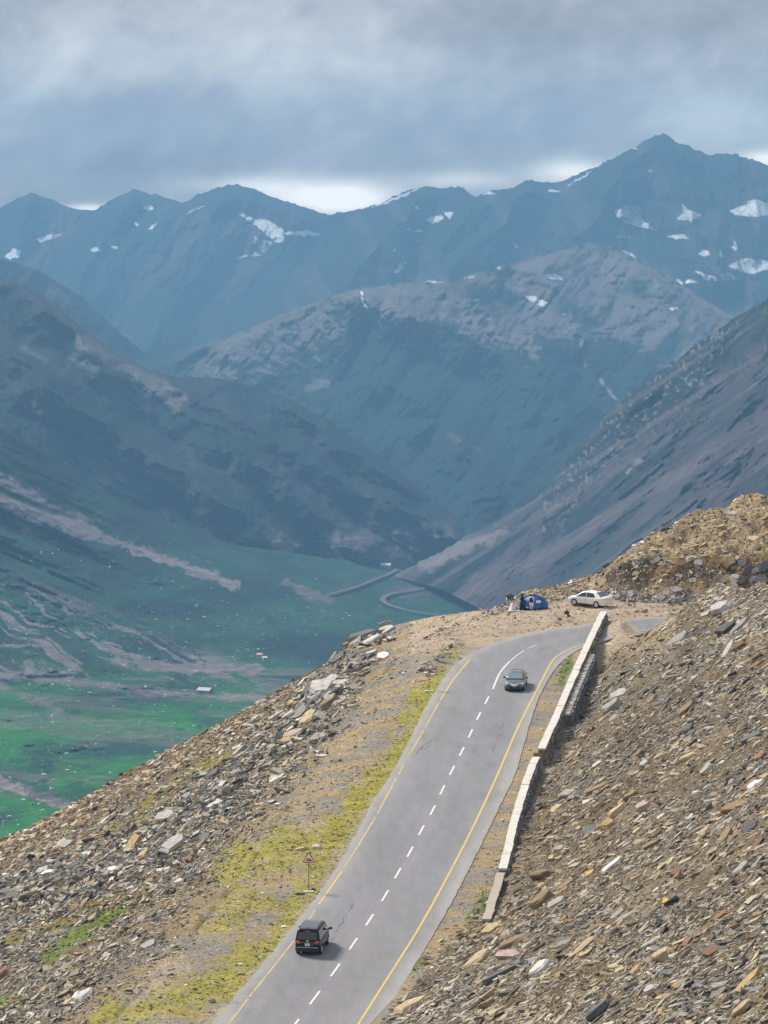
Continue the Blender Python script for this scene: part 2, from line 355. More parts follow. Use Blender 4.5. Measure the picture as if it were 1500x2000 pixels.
def near_colour(PX, PY, X, Y, H):
    n1 = fbm(X * 0.25, Y * 0.4, 51, 4); n2 = fbm(X * 0.07, Y * 0.10, 57, 3); n3 = fbm(X * 0.8, Y * 1.3, 61, 3)
    xl0 = extrap(Y, RL); xr0 = extrap(Y, RR)
    right = (X > extrap(Y, TO) - 1.0) & (PY > 1140)
    brown = np.array([0.118, 0.086, 0.052]); tan = np.array([0.31, 0.235, 0.135]); grey = np.array([0.235, 0.21, 0.175]); red = np.array([0.15, 0.10, 0.062]); ochre = np.array([0.35, 0.26, 0.145])
    c = (tan + (grey - tan) * sstep(0.4, 0.62, n1)[..., None]) * (0.68 + 0.32 * sstep(13, 5, xl0 - X))[..., None]
    # right scree: brown earth between stones
    w = (right * (0.75 + 0.25 * sstep(0.35, 0.6, n2)))[..., None]; c = c * (1 - w) + w * (brown + (tan * 0.7 - brown) * sstep(0.5, 0.75, n1)[..., None])
    # left: reddish rubble near the shoulder
    d = PY - np.interp(PX, *poly(SIL)); w = ((PX < 640) * sstep(90, 10, d) * sstep(620, 300, PX))[..., None]; c = c * (1 - w) + w * red
    # trodden pale ground of the lay-by and far bank
    w = ((PY < 1300) * (PX > 800) * (PX < 1320) * sstep(1300, 1250, PY))[..., None] * 0.9; c = c * (1 - w) + w * np.array([0.36, 0.285, 0.205]) * (0.8 + 0.4 * n3)[..., None]
    w = ((PY < 1140) * (PX > 1000))[..., None] * 1.0; c = c * (1 - w) + w * ochre * (0.85 + 0.4 * (n1 - 0.3))[..., None]
    lg = np.interp(PX, *poly(LEDGE)); w = ((PX > 1180) * sstep(-3, 5, PY - lg) * sstep(1165, 1130, PY) * (PY < np.interp(PX, *poly(CREST), left=2000)))[..., None]
    c = c * (1 - w) + w * (np.array([0.23, 0.14, 0.065]) + (np.array([0.075, 0.06, 0.045]) - np.array([0.23, 0.14, 0.065])) * sstep(0.42, 0.58, n1)[..., None])
    # verge beside the asphalt: fine pale gravel
    dl = xl0 - X; w = (sstep(1.5, 0.2, dl) * (dl > -1) * (Y < 450) * 0.7)[..., None]; c = c * (1 - w) + w * np.array([0.33, 0.285, 0.215])
    w = blob(PX, PY, [(478, 1675), (525, 1672)], 17, 77, 0.6)[..., None]; c = c * (1 - w) + w * np.array([0.50, 0.44, 0.34])
    w = blob(PX, PY, [(330, 1900), (260, 1960)], 40, 79)[..., None] * 0.5; c = c * (1 - w) + w * np.array([0.36, 0.30, 0.22])
    rust = blob(PX, PY, [(250, 1735), (120, 1790)], 13, 81)[..., None]; c = c * (1 - rust) + rust * np.array([0.16, 0.07, 0.03])
    for k, (pts, wd, a, g) in enumerate(GRASS):
        w = (blob(PX, PY, pts, wd, 90 + k) * a)[..., None]; c = c * (1 - w) + w * GCOL[g] * (0.75 + 0.5 * n3)[..., None]
    return c
def grass_mask(PX, PY):
    m = np.zeros(PX.shape); g = np.zeros(PX.shape, int)
    for k, (pts, wd, a, gi) in enumerate(GRASS):
        w = blob(PX, PY, pts, wd, 90 + k) * a; g = np.where(w > m, gi, g); m = np.maximum(m, w)
    return m, g
hill = put('hillside', grid_mesh('hillside', np.stack([NX, NYY, NZ], -1), near_colour(NPX, NPY, NX, NYY, NH)), M_NEAR)
tag(hill, 'steep stony hillside with a road benched across it', 'hillside', kind='structure')

# ------------------------------------------------------------------ road
def road_mat():
    m, nt, b = new_mat('asphalt'); L = nt.links.new
    b.inputs['Roughness'].default_value = 0.85; b.inputs['Specular IOR Level'].default_value = 0.25
    a = nt.nodes.new('ShaderNodeAttribute'); a.attribute_name = 'col'; tc = nt.nodes.new('ShaderNodeTexCoord'); cur = a.outputs['Color']
    mp = nt.nodes.new('ShaderNodeMapping'); mp.inputs['Rotation'].default_value = (0, 0, R(12)); mp.inputs['Scale'].default_value = (1, 0.16, 1); L(tc.outputs['Object'], mp.inputs[0])
    for s, k, vec in ((1.3, 0.07, mp.outputs[0]), (0.35, 0.04, mp.outputs[0]), (5, 0.07, tc.outputs['Object']), (16, 0.16, tc.outputs['Object'])):
        n = nt.nodes.new('ShaderNodeTexNoise'); n.inputs['Scale'].default_value = s; n.inputs['Detail'].default_value = 6; L(vec, n.inputs['Vector'])
        mr = nt.nodes.new('ShaderNodeMapRange'); mr.inputs[1].default_value = 0.3; mr.inputs[2].default_value = 0.7; mr.inputs[3].default_value = 1 - k; mr.inputs[4].default_value = 1 + k
        L(n.outputs['Fac'], mr.inputs[0]); v = nt.nodes.new('ShaderNodeVectorMath'); v.operation = 'SCALE'; L(cur, v.inputs[0]); L(mr.outputs[0], v.inputs[3]); cur = v.outputs[0]
    L(cur, b.inputs['Base Color']); return m
def paint_mat(name, col, wear):
    m, nt, b = new_mat(name); L = nt.links.new; b.inputs['Roughness'].default_value = 0.7
    tc = nt.nodes.new('ShaderNodeTexCoord'); n = nt.nodes.new('ShaderNodeTexNoise'); n.inputs['Scale'].default_value = 2.2; n.inputs['Detail'].default_value = 7; n.inputs['Roughness'].default_value = 0.7
    L(tc.outputs['Object'], n.inputs['Vector']); r = nt.nodes.new('ShaderNodeMapRange'); r.inputs[1].default_value = wear - 0.08; r.inputs[2].default_value = wear + 0.1
    L(n.outputs['Fac'], r.inputs[0]); mx = nt.nodes.new('ShaderNodeMix'); mx.data_type = 'RGBA'
    mx.inputs[6].default_value = (0.24, 0.235, 0.235, 1); mx.inputs[7].default_value = col + (1,); L(r.outputs[0], mx.inputs[0]); L(mx.outputs[2], b.inputs['Base Color']); return m
M_ASPH = road_mat(); M_WHITEP = paint_mat('white_road_paint', (0.62, 0.62, 0.61), 0.34); M_YEL = paint_mat('yellow_road_paint', (0.56, 0.40, 0.09), 0.36); M_YELW = paint_mat('worn_yellow_road_paint', (0.52, 0.40, 0.13), 0.46)

def resample(pts, n):
    a = np.array(pts, float)
    for _ in range(3):      # corner cutting for a smooth curve
        q = np.empty((2 * len(a), 2)); q[0] = a[0]; q[-1] = a[-1]
        q[1:-1:2] = 0.75 * a[:-1] + 0.25 * a[1:]; q[2:-1:2] = 0.25 * a[:-1] + 0.75 * a[1:]; a = q
    P = on_plane(a[:, 0], a[:, 1]); d = np.r_[0, np.cumsum(np.linalg.norm(np.diff(P, axis=0), axis=1))]
    u = np.linspace(0, d[-1], n); return np.stack([np.interp(u, d, P[:, k]) for k in range(3)], -1)
def road():
    n, m = 480, 25
    Lf = resample(ROAD_L, n); Rt = resample(ROAD_R, n)
    # pair the two edges by fraction of length, ragged crumbled edges
    v = np.linspace(0, 1, m)
    rag = (fbm(np.arange(n) * 0.35, np.zeros(n), 3, 4) - 0.5) * 0.22; rag2 = (fbm(np.arange(n) * 0.35, np.zeros(n), 8, 4) - 0.5) * 0.14
    d = Rt - Lf; w = np.linalg.norm(d, axis=1)[:, None]; d = d / w
    Lf = Lf + d * rag[:, None]; Rt = Rt + d * rag2[:, None]
    P = Lf[:, None] * (1 - v)[None, :, None] + Rt[:, None] * v[None, :, None]
    edge = np.minimum(v, 1 - v)[None, :] * np.ones((n, 1))
    col = np.ones((n, m, 3)) * np.array([0.222, 0.22, 0.224])
    dust = sstep(0.14, 0.0, edge + (fbm(P[..., 0] * 0.3, P[..., 1] * 0.12, 22, 4) - 0.5) * 0.1)
    col = col + dust[..., None] * np.array([0.085, 0.07, 0.045])
    tr = np.exp(-((v - 0.27) / 0.09) ** 2) + np.exp(-((v - 0.73) / 0.09) ** 2); tr = tr + 0.8 * np.exp(-((v - 0.42) / 0.05) ** 2) + 0.8 * np.exp(-((v - 0.60) / 0.05) ** 2); col = col * (1 - (0.10 * tr)[None, :] * (0.7 + 0.6 * fbm(P[..., 0] * 0.5, P[..., 1] * 0.05, 33, 4)))[..., None]
    pat = sstep(0.60, 0.64, vnoise(P[..., 0] * 0.33 + 4, P[..., 1] * 0.07, 37)); col = col * (1 - 0.05 * pat)[..., None]
    oil = sstep(0.66, 0.74, fbm(P[..., 0] * 0.9, P[..., 1] * 0.25, 39, 4)); col = col * (1 - 0.08 * oil)[..., None]
    P[..., 2] += 0.012
    # skirts down both sides give the slab its edge
    lo_l = P[:, :1].copy(); lo_l[..., 2] -= 0.25; lo_r = P[:, -1:].copy(); lo_r[..., 2] -= 0.25
    P2 = np.concatenate([lo_l, P, lo_r], 1); c2 = np.concatenate([col[:, :1] * 0.6, col, col[:, -1:] * 0.6], 1)
    o = put('road', grid_mesh('road', P2, c2, smooth=False), M_ASPH); tag(o, 'two-lane grey asphalt road bending right over the brow', 'road', kind='structure')
    return o
ROAD = road()
def strip(name, P, width, mat, lift=0.024):
    t = np.gradient(P[:, :2], axis=0); t /= np.linalg.norm(t, axis=1)[:, None]; nn = np.stack([-t[:, 1], t[:, 0], np.zeros(len(P))], -1)
    A = np.stack([P + nn * width / 2, P - nn * width / 2], 1); A[..., 2] += lift
    # a film of paint with a little thickness
    o = put(name, grid_mesh(name, A, smooth=False), mat, ROAD); return o
DASH = [(488, 2120), (532, 2061), (574, 2004), (615, 1949), (655, 1895), (690, 1844), (722, 1797), (752, 1750), (777, 1706), (801, 1664), (823, 1622), (845, 1583), (864, 1543), (883, 1505), (902, 1468), (919, 1433), (935, 1399), (951, 1368)]
dx, dy = poly(DASH)
for k in range(len(DASH)):
    gx, gy = np.gradient(dx)[k], np.gradient(dy)[k]; h = 0.235
    P = on_plane(np.array([dx[k] - gx * h, dx[k], dx[k] + gx * h]), np.array([dy[k] - gy * h, dy[k], dy[k] + gy * h])); strip('lane_dash', P, 0.155, M_WHITEP)
strip('centre_line', resample([(963, 1346), (968, 1332), (976, 1314), (986, 1302), (996, 1292)], 14), 0.16, M_WHITEP)
strip('centre_line', resample([(997, 1291), (1006, 1283), (1014, 1277), (1024, 1271)], 10), 0.11, M_WHITEP)
strip('centre_line', resample([(1031, 1267), (1038, 1264), (1047, 1260)], 6), 0.10, M_WHITEP)
strip('edge_line', resample([(548, 2240), (660, 2065), (709, 1986), (764, 1900), (820, 1812), (872, 1717), (924, 1617), (977, 1503), (1005, 1434), (1033, 1378), (1056, 1334), (1073, 1300), (1084, 1284), (1099, 1275), (1117, 1266), (1136, 1259), (1175, 1250)], 160), 0.17, M_YEL)
YL = [(400, 2066), (444, 2004), (490, 1944), (532, 1892), (576, 1836), (600, 1802), (625, 1764), (662, 1711), (695, 1660), (735, 1594), (768, 1532), (800, 1474), (826, 1430), (861, 1366), (885, 1328), (919, 1287)]
yx, yy = poly(YL)
for (y0, y1, mt) in ((2060, 1952, M_YELW), (1948, 1838, M_YELW), (1799, 1777, M_YELW), (1767, 1702, M_YEL), (1694, 1596, M_YELW), (1590, 1520, M_YELW), (1514, 1494, M_YELW), (1474, 1427, M_YELW), (1422, 1372, M_YELW), (1368, 1288, M_YEL)):
    q = np.linspace(y0, y1, 16); strip('edge_line', on_plane(np.interp(-q, -yy, yx), q), 0.15, mt)
# cracks: thin sunken dark seams
M_CRACK = flat('tar_seam', (0.09, 0.088, 0.09), 0.9)
for pts in ([(800, 1470), (812, 1462), (826, 1466), (840, 1455)], [(424, 1956), (444, 1953), (470, 1960)], [(806, 1478), (830, 1452), (862, 1440)], [(960, 1470), (975, 1440), (983, 1410)], [(640, 1850), (668, 1800), (690, 1766)]):
    P = resample(pts, 24); P[:, :2] += (rng.random((24, 2)) - 0.5) * np.array([0.12, 0.5]); strip('crack', P, 0.045, M_CRACK, 0.019)

# ------------------------------------------------------------------ far country: sheets of real slopes at real distances
def tps(ctrl):
    c = np.array(ctrl, float); p = c[:, :2] / 1000.0; v = c[:, 2]; n = len(c)
    d = np.linalg.norm(p[:, None] - p[None], axis=-1); K = np.where(d > 0, d * d * np.log(d + 1e-12), 0) + np.eye(n) * 1e-4
    Pm = np.c_[np.ones(n), p]; A = np.block([[K, Pm], [Pm.T, np.zeros((3, 3))]]); w = np.linalg.solve(A, np.r_[v, 0, 0, 0])
    def f(x, y):
        q = np.stack([x, y], -1) / 1000.0; dd = np.linalg.norm(q[..., None, :] - p, axis=-1)
        return (np.where(dd > 0, dd * dd * np.log(dd + 1e-12), 0) @ w[:n]) + w[n] + w[n + 1] * q[..., 0] + w[n + 2] * q[..., 1]
    return f
def sheet(name, top, bottom, ctrl, colour, relief, x0=None, x1=None, nc=500, nr=260, jag=2.0, seed=0, label='', fall=1.2):
    tx, ty = poly(top); x0 = tx[0] if x0 is None else x0; x1 = tx[-1] if x1 is None else x1
    px = np.linspace(x0, x1, nc)
    if x0 < -200: px = np.concatenate([np.linspace(-1500, x0 - 12, 70), px])
    if x1 > 1650: px = np.concatenate([px, np.linspace(x1 + 12, 2900, 70)])
    nc = len(px); yt = np.interp(px, tx, ty) + (fbm(px / 26, px * 0, seed, 6, 0.68) - 0.5) * jag * 3.2 + np.maximum(fbm(px / 7, px * 0, seed + 5, 3, 0.6) - 0.55, 0) * -jag * 4
    bx, by = poly(bottom); yb = np.maximum(np.interp(px, bx, by), yt + 3)
    v = np.linspace(0, 1, nr)[:, None]
    PX = np.repeat(px[None], nr, 0); PY = yt[None] * (1 - v) + yb[None] * v
    cx_ = [c[0] for c in ctrl]; T = tps(ctrl)(np.clip(PX, min(cx_) - 40, max(cx_) + 40), PY) + relief(PX, PY) * sstep(0, 26, PY - yt[None])
    P = at(PX, PY, T)
    # far side of the ridge, falling away from the camera
    back = []
    for k, e in enumerate((60, 180, 420)):
        q = P[0].copy(); q[:, 1] += e; q[:, 2] -= e * 0.55; q[:, 2] = np.maximum(q[:, 2], -640); back.append(q)
    c = colour(PX, PY)
    P = np.concatenate([np.array(back[::-1]), P], 0); c = np.concatenate([np.repeat(c[:1], 3, 0), c], 0)
    o = put(name, grid_mesh(name, P, np.clip(c, 0.004, 0.9)), M_FAR); tag(o, label, 'mountain', kind='structure'); return o, (PX, PY, T)
def mixc(c, col, w): w = np.clip(w, 0, 1)[..., None]; return c * (1 - w) + w * np.array(col)
def inpoly(PX, PY, pts, seed=0, amp=3.0):
    x = PX + (fbm(PX / 9, PY / 7, seed + 200, 3) - 0.5) * 2 * amp; y = PY + (fbm(PX / 9, PY / 7, seed + 300, 3) - 0.5) * 2 * amp
    ins = np.zeros(PX.shape, bool); n = len(pts)
    for i in range(n):
        (ax, ay), (bx, by) = pts[i], pts[(i + 1) % n]
        if ay == by: continue
        ins ^= ((ay > y) != (by > y)) & (x < (bx - ax) * (y - ay) / (by - ay) + ax)
    return ins.astype(float)
SNOW_C = (0.56, 0.58, 0.60)
DARK = np.array([0.007, 0.017, 0.024]); MEAD = np.array([0.008, 0.035, 0.031]); SCREE = np.array([0.185, 0.155, 0.158]); PURP = np.array([0.080, 0.066, 0.080])  # DARK, MEAD: rock and meadow tones, darkened in place of cloud shadow
def spur(PX, PY, lines, w, seed):
    """spurs: how strongly the ground stands out along these lines (0..1)"""
    jx = (fbm(PX / 60, PY / 60, seed, 4) - 0.5) * 50; jy = (fbm(PX / 60, PY / 60, seed + 9, 4) - 0.5) * 50; out = 0
    for pts in lines:
        d = np.full(PX.shape, 1e9)
        for (x0, y0), (x1, y1) in zip(pts[:-1], pts[1:]):
            vx, vy = x1 - x0, y1 - y0; u = np.clip(((PX + jx - x0) * vx + (PY + jy - y0) * vy) / (vx * vx + vy * vy), 0, 1); d = np.minimum(d, np.hypot(PX + jx - x0 - u * vx, PY + jy - y0 - u * vy))
        out = np.maximum(out, 1 - np.minimum(d / w, 1))
    return out
def snow(PX, PY, c, polys, amp=2.0):
    sh = 0.72 + 0.5 * fbm(PX / 8, PY / 6, 881, 4)
    for k, p in enumerate(polys): w = np.clip(inpoly(PX, PY, p, k * 7, amp * 1.5), 0, 1) * sstep(0.14, 0.32, fbm(PX / 6, PY / 5, 883 + k, 4)); c = c * (1 - w[..., None]) + w[..., None] * np.array(SNOW_C) * sh[..., None]
    return c
def spot(x, y, w, h, a=0.2): return [(x - w, y + a * h), (x - 0.3 * w, y - h), (x + 0.5 * w, y - 0.6 * h), (x + w, y + 0.5 * h), (x + 0.2 * w, y + h), (x - 0.5 * w, y + 0.8 * h)]

# far range, left half
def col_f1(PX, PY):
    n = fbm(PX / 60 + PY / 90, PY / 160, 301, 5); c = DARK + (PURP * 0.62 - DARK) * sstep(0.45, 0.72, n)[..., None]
    return snow(PX, PY, c, [[(464, 413), (480, 418), (500, 430), (515, 425), (540, 440), (556, 453), (575, 452), (600, 449), (627, 457), (615, 461), (580, 460), (553, 458), (556, 473), (538, 474), (525, 462), (505, 445), (485, 432)],
        [(495, 463), (520, 470), (531, 474), (520, 487), (510, 492), (498, 478)], [(450, 508), (470, 502), (490, 498), (495, 489), (513, 500), (490, 501), (468, 506)],
        [(10, 500), (25, 486), (38, 490), (36, 502), (18, 506)], [(70, 468), (100, 456), (122, 457), (100, 468), (80, 472)], spot(188, 487, 10, 5), spot(290, 405, 11, 6), [(285, 450), (310, 432), (300, 445)], spot(222, 484, 7, 3), [(355, 422), (375, 410), (400, 402), (378, 414)], spot(265, 437, 5, 4)])
def rel_f1(PX, PY):
    return -380 * spur(PX, PY, [[(265, 370), (210, 470), (150, 580)], [(462, 360), (400, 460), (330, 580), (300, 680)], [(462, 360), (560, 470), (600, 560)], [(62, 377), (40, 470), (0, 560)], [(355, 395), (300, 480)]], 70, 495) + (fbm(PX / 80 + PY / 130, PY / 130, 311, 5, 0.48, True) - 0.5) * 300 + (fbm(PX / 16 + PY / 40, PY / 40, 315, 4) - 0.5) * 90
F1_TOP = [(-260, 430), (-100, 425), (0, 408), (30, 390), (62, 377), (100, 390), (150, 410), (185, 412), (215, 390), (265, 370), (310, 382), (355, 395), (400, 377), (440, 362), (462, 360), (500, 370), (545, 388), (590, 405), (640, 420), (690, 413), (715, 404), (745, 400), (820, 430), (900, 470)]
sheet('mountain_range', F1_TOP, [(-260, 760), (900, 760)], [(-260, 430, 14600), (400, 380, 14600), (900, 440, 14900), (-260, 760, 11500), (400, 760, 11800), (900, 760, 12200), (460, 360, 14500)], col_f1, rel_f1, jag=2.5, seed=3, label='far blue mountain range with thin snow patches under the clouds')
# far range, right half with the highest peak
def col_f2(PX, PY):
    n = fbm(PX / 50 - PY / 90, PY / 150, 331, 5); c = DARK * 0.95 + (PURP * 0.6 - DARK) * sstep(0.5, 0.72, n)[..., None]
    P = [[(1200, 410), (1230, 400), (1252, 403), (1250, 425), (1280, 448), (1240, 442), (1205, 428)], [(1320, 428), (1335, 415), (1330, 395), (1345, 410), (1372, 420), (1350, 432)], [(1425, 412), (1455, 400), (1470, 388), (1500, 395), (1540, 400), (1530, 418), (1480, 423), (1440, 422)],
         [(1420, 520), (1450, 505), (1480, 506), (1505, 510), (1500, 525), (1470, 536), (1440, 528)], [(1355, 528), (1390, 538), (1425, 533), (1440, 545), (1400, 550), (1375, 545)], [(1190, 488), (1225, 490), (1243, 503), (1215, 503)], spot(1325, 462, 20, 5), spot(1376, 494, 12, 6),
         [(832, 430), (845, 422), (862, 421), (866, 428), (845, 437)], [(863, 412), (888, 414), (878, 427)], [(770, 530), (782, 515), (795, 511), (785, 526), (775, 535)], spot(820, 450, 9, 2.5), spot(771, 488, 3, 4), spot(797, 447, 4, 2), spot(818, 469, 3, 2.5), [(725, 405), (745, 396), (790, 378), (832, 362), (800, 379), (750, 399)],
         [(803, 392), (815, 404), (822, 415), (810, 402)], spot(1155, 484, 8, 3), spot(1008, 481, 4, 4), [(1100, 368), (1135, 345), (1165, 327), (1135, 350)], spot(1080, 372, 14, 3), spot(1240, 290, 6, 3), spot(1408, 495, 5, 8), spot(1435, 480, 4, 10), spot(1325, 551, 9, 7), spot(1350, 549, 12, 5), spot(1215, 462, 14, 3), spot(955, 377, 14, 3), spot(1270, 330, 4, 6)]
    return snow(PX, PY, c, P)
def rel_f2(PX, PY):
    return -420 * spur(PX, PY, [[(835, 360), (760, 460), (690, 560), (600, 650)], [(1030, 355), (960, 450), (880, 540)], [(1290, 263), (1200, 370), (1130, 460)], [(1290, 263), (1330, 380), (1400, 520)], [(1430, 300), (1480, 430), (1520, 560)], [(930, 386), (870, 480)]], 75, 491) + (fbm(PX / 85 - PY / 170, PY / 140, 341, 5, 0.48, True) - 0.5) * 280 + (fbm(PX / 15, PY / 40, 345, 4) - 0.5) * 80
F2_TOP = [(330, 720), (400, 672), (480, 615), (560, 545), (620, 485), (670, 435), (700, 415), (718, 405), (740, 398), (780, 380), (835, 360), (862, 368), (905, 366), (930, 386), (965, 372), (1000, 368), (1030, 355), (1075, 357), (1110, 350), (1150, 333), (1200, 308), (1240, 287), (1280, 263), (1300, 262), (1330, 280), (1380, 303), (1420, 298), (1450, 305), (1500, 325), (1600, 350), (1800, 380)]
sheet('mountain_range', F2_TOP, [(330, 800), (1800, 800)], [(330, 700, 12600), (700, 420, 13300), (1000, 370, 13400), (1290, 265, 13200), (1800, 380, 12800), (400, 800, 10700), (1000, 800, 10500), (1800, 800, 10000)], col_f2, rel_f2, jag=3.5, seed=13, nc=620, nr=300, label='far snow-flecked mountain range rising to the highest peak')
# second ridge on the left
def col_e(PX, PY):
    n = fbm(PX / 40 + PY / 60, PY / 90, 351, 5); c = DARK + (PURP * 0.8 - DARK) * sstep(0.48, 0.7, n)[..., None]
    return mixc(c, SCREE * 0.9, 0.5 * blob(PX, PY, [(95, 570), (150, 590), (190, 615)], 16, 353))
sheet('mountain_ridge', [(-260, 450), (-100, 480), (0, 505), (60, 520), (110, 550), (160, 580), (200, 620), (240, 655), (280, 690), (330, 722), (400, 760)], [(-260, 800), (400, 800)], [(-260, 450, 9600), (400, 760, 10400), (-260, 800, 8600), (400, 800, 10000), (100, 560, 9800)], col_e, lambda x, y: (fbm(x / 45 + y / 80, y / 120, 355, 5, 0.5, True) - 0.5) * 120, nc=300, nr=140, seed=23, label='hazy ridge running down behind the left hill')
# middle mountain with the pale scree cap
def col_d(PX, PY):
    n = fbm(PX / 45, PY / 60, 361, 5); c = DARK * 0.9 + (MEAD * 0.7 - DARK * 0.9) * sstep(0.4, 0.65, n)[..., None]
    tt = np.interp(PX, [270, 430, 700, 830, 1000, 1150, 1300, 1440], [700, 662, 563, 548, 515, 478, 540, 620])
    # broken scree on the left shoulder
    st = fbm((PX + PY * 1.3) / 34, (PY - PX * 0.55) / 9, 363, 5, 0.6); w = sstep(0.40, 0.56, st + 0.20 * sstep(190, 20, PY - tt) - 0.30 * sstep(520, 800, PX + (PY - 600) * 1.4)) * (PX < 800) * sstep(250, 140, PY - tt)
    c = mixc(c, SCREE, w * 0.62 * sstep(290, 470, PX))
    cap = inpoly(PX, PY, [(700, 560), (760, 556), (830, 545), (900, 535), (1000, 510), (1150, 470), (1200, 480), (1330, 555), (1430, 610), (1440, 640), (1390, 660), (1320, 720), (1300, 725), (1270, 690), (1210, 660), (1165, 655), (1130, 665), (1080, 660), (1030, 640), (1060, 690), (1050, 715), (1020, 670), (985, 690), (930, 660), (880, 630), (800, 620), (730, 608)], 365, 26)
    w = cap * sstep(0.22, 0.52, fbm(PX / 70 + PY / 60, PY / 60 - PX / 110, 367, 5, 0.55)); c = mixc(c, SCREE * 0.8, w * 0.85)
    c = mixc(c, SCREE, 0.9 * blob(PX, PY, [(1130, 640), (1145, 720)], 5, 371)); c = mixc(c, SCREE, blob(PX, PY, [(1172, 742), (1205, 782)], 4, 373)); c = mixc(c, SCREE * 0.8, 0.35 * blob(PX, PY, [(880, 850), (935, 880)], 8, 375)); c = mixc(c, SCREE, 0.5 * blob(PX, PY, [(600, 760), (632, 748)], 8, 376))
    return snow(PX, PY, c, [[(1024, 578), (1045, 578), (1070, 592), (1062, 600), (1045, 594)], [(1062, 536), (1085, 535), (1104, 547), (1080, 547)], [(704, 567), (708, 570), (711, 588), (719, 603), (710, 598), (706, 583)], spot(930, 586, 8, 1.6), spot(1315, 602, 12, 2.5), [(818, 546), (850, 549), (875, 551), (850, 553)], [(905, 543), (930, 538), (920, 542)], spot(975, 523, 5, 4), spot(1388, 675, 6, 2), spot(1102, 614, 4, 2)], 1.2)
def rel_d(PX, PY): return -260 * spur(PX, PY, [[(705, 565), (790, 622), (900, 655), (985, 690), (1070, 780)], [(1060, 505), (1100, 590), (1180, 700), (1240, 780)], [(470, 650), (560, 760), (700, 860)], [(900, 540), (950, 620), (1040, 700), (1110, 820)], [(760, 760), (880, 850), (1000, 980)], [(1260, 515), (1330, 640), (1400, 720)]], 70, 485) + (fbm(PX / 110 + PY / 220, PY / 170, 377, 5, 0.46, True) - 0.5) * 210 + (fbm(PX / 24 + PY / 30, PY / 26, 378, 5, 0.52, True) - 0.5) * 60
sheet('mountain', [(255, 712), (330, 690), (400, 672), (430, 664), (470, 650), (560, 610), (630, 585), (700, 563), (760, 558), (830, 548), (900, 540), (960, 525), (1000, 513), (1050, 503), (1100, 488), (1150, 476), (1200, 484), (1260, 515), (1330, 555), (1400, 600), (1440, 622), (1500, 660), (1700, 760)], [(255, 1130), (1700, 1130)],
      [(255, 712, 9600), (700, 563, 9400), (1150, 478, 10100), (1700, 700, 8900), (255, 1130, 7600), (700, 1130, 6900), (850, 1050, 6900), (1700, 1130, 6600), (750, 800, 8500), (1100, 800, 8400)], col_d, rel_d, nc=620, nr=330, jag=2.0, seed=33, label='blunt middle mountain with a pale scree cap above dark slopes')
# left hill
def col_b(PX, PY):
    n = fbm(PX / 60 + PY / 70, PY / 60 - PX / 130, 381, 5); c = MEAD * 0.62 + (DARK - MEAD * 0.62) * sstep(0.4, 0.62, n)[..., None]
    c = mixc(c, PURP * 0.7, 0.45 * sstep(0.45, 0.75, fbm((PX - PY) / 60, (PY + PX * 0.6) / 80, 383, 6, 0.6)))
    c = mixc(c, SCREE * 0.85, 0.85 * blob(PX, PY, [(160, 668), (230, 700), (290, 735), (345, 783)], 16, 385)); c = mixc(c, SCREE * 0.8, 0.4 * blob(PX, PY, [(45, 680), (95, 705)], 8, 387)); c = mixc(c, SCREE * 0.8, 0.5 * blob(PX, PY, [(140, 700), (180, 715)], 10, 388))
    c = mixc(c, PURP * 0.8, 0.6 * sstep(30, 0, PY - np.interp(PX, [0, 40, 170, 300], [553, 553, 650, 728])) * (PX < 330)); c = mixc(c, SCREE * 0.8, 0.85 * blob(PX, PY, [(530, 1045), (560, 1068)], 17, 389)); c = mixc(c, PURP * 1.15, 0.75 * blob(PX, PY, [(630, 1050), (760, 1045), (880, 1048)], 26, 391))
    c = mixc(c, SCREE * 1.1, 0.55 * blob(PX, PY, [(612, 1058), (680, 1052), (770, 1046)], 3, 393, 0.9)); c = mixc(c, PURP, 0.6 * blob(PX, PY, [(690, 1085), (790, 1080)], 14, 395))
    for q in ([(330, 820), (480, 920), (520, 960)], [(560, 800), (690, 900), (860, 1020)], [(300, 960), (420, 1010)]): c = mixc(c, MEAD, 0.5 * blob(PX, PY, q, 14, 397))
    sp = vnoise(PX / 2.2, PY / 1.8, 399); c = mixc(c, SCREE * 1.3, (sp > 0.965) * sstep(0.5, 0.62, fbm(PX / 60, PY / 40, 400, 3)))
    return c
def rel_b(PX, PY): return -210 * spur(PX, PY, [[(-60, 640), (60, 730), (200, 830), (330, 905), (430, 965), (530, 1060)], [(340, 735), (450, 810), (600, 905), (760, 985), (880, 1050)], [(110, 600), (220, 720), (345, 790), (480, 880), (620, 1000), (690, 1080)], [(560, 776), (660, 860), (800, 965)]], 62, 481) + (fbm((PX - PY * 0.7) / 170, (PY + PX * 0.5) / 210, 401, 5, 0.46, True) - 0.5) * 200 + (fbm((PX - PY * 0.8) / 34, (PY + PX * 0.5) / 50, 403, 5, 0.52, True) - 0.5) * 60
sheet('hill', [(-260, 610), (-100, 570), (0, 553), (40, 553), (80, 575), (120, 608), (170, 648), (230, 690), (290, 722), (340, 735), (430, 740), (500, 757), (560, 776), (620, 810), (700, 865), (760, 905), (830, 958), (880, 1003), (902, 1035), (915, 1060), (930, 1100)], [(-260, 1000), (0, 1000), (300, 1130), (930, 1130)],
      [(-260, 600, 6600), (40, 553, 6900), (340, 735, 7000), (560, 776, 7000), (905, 1040, 6500), (-260, 1000, 5500), (0, 900, 5600), (300, 1080, 5700), (700, 1120, 6100), (400, 900, 6300)], col_b, rel_b, nc=560, nr=330, jag=2.0, seed=43, label='dark green hill sloping down from the left into the valley')
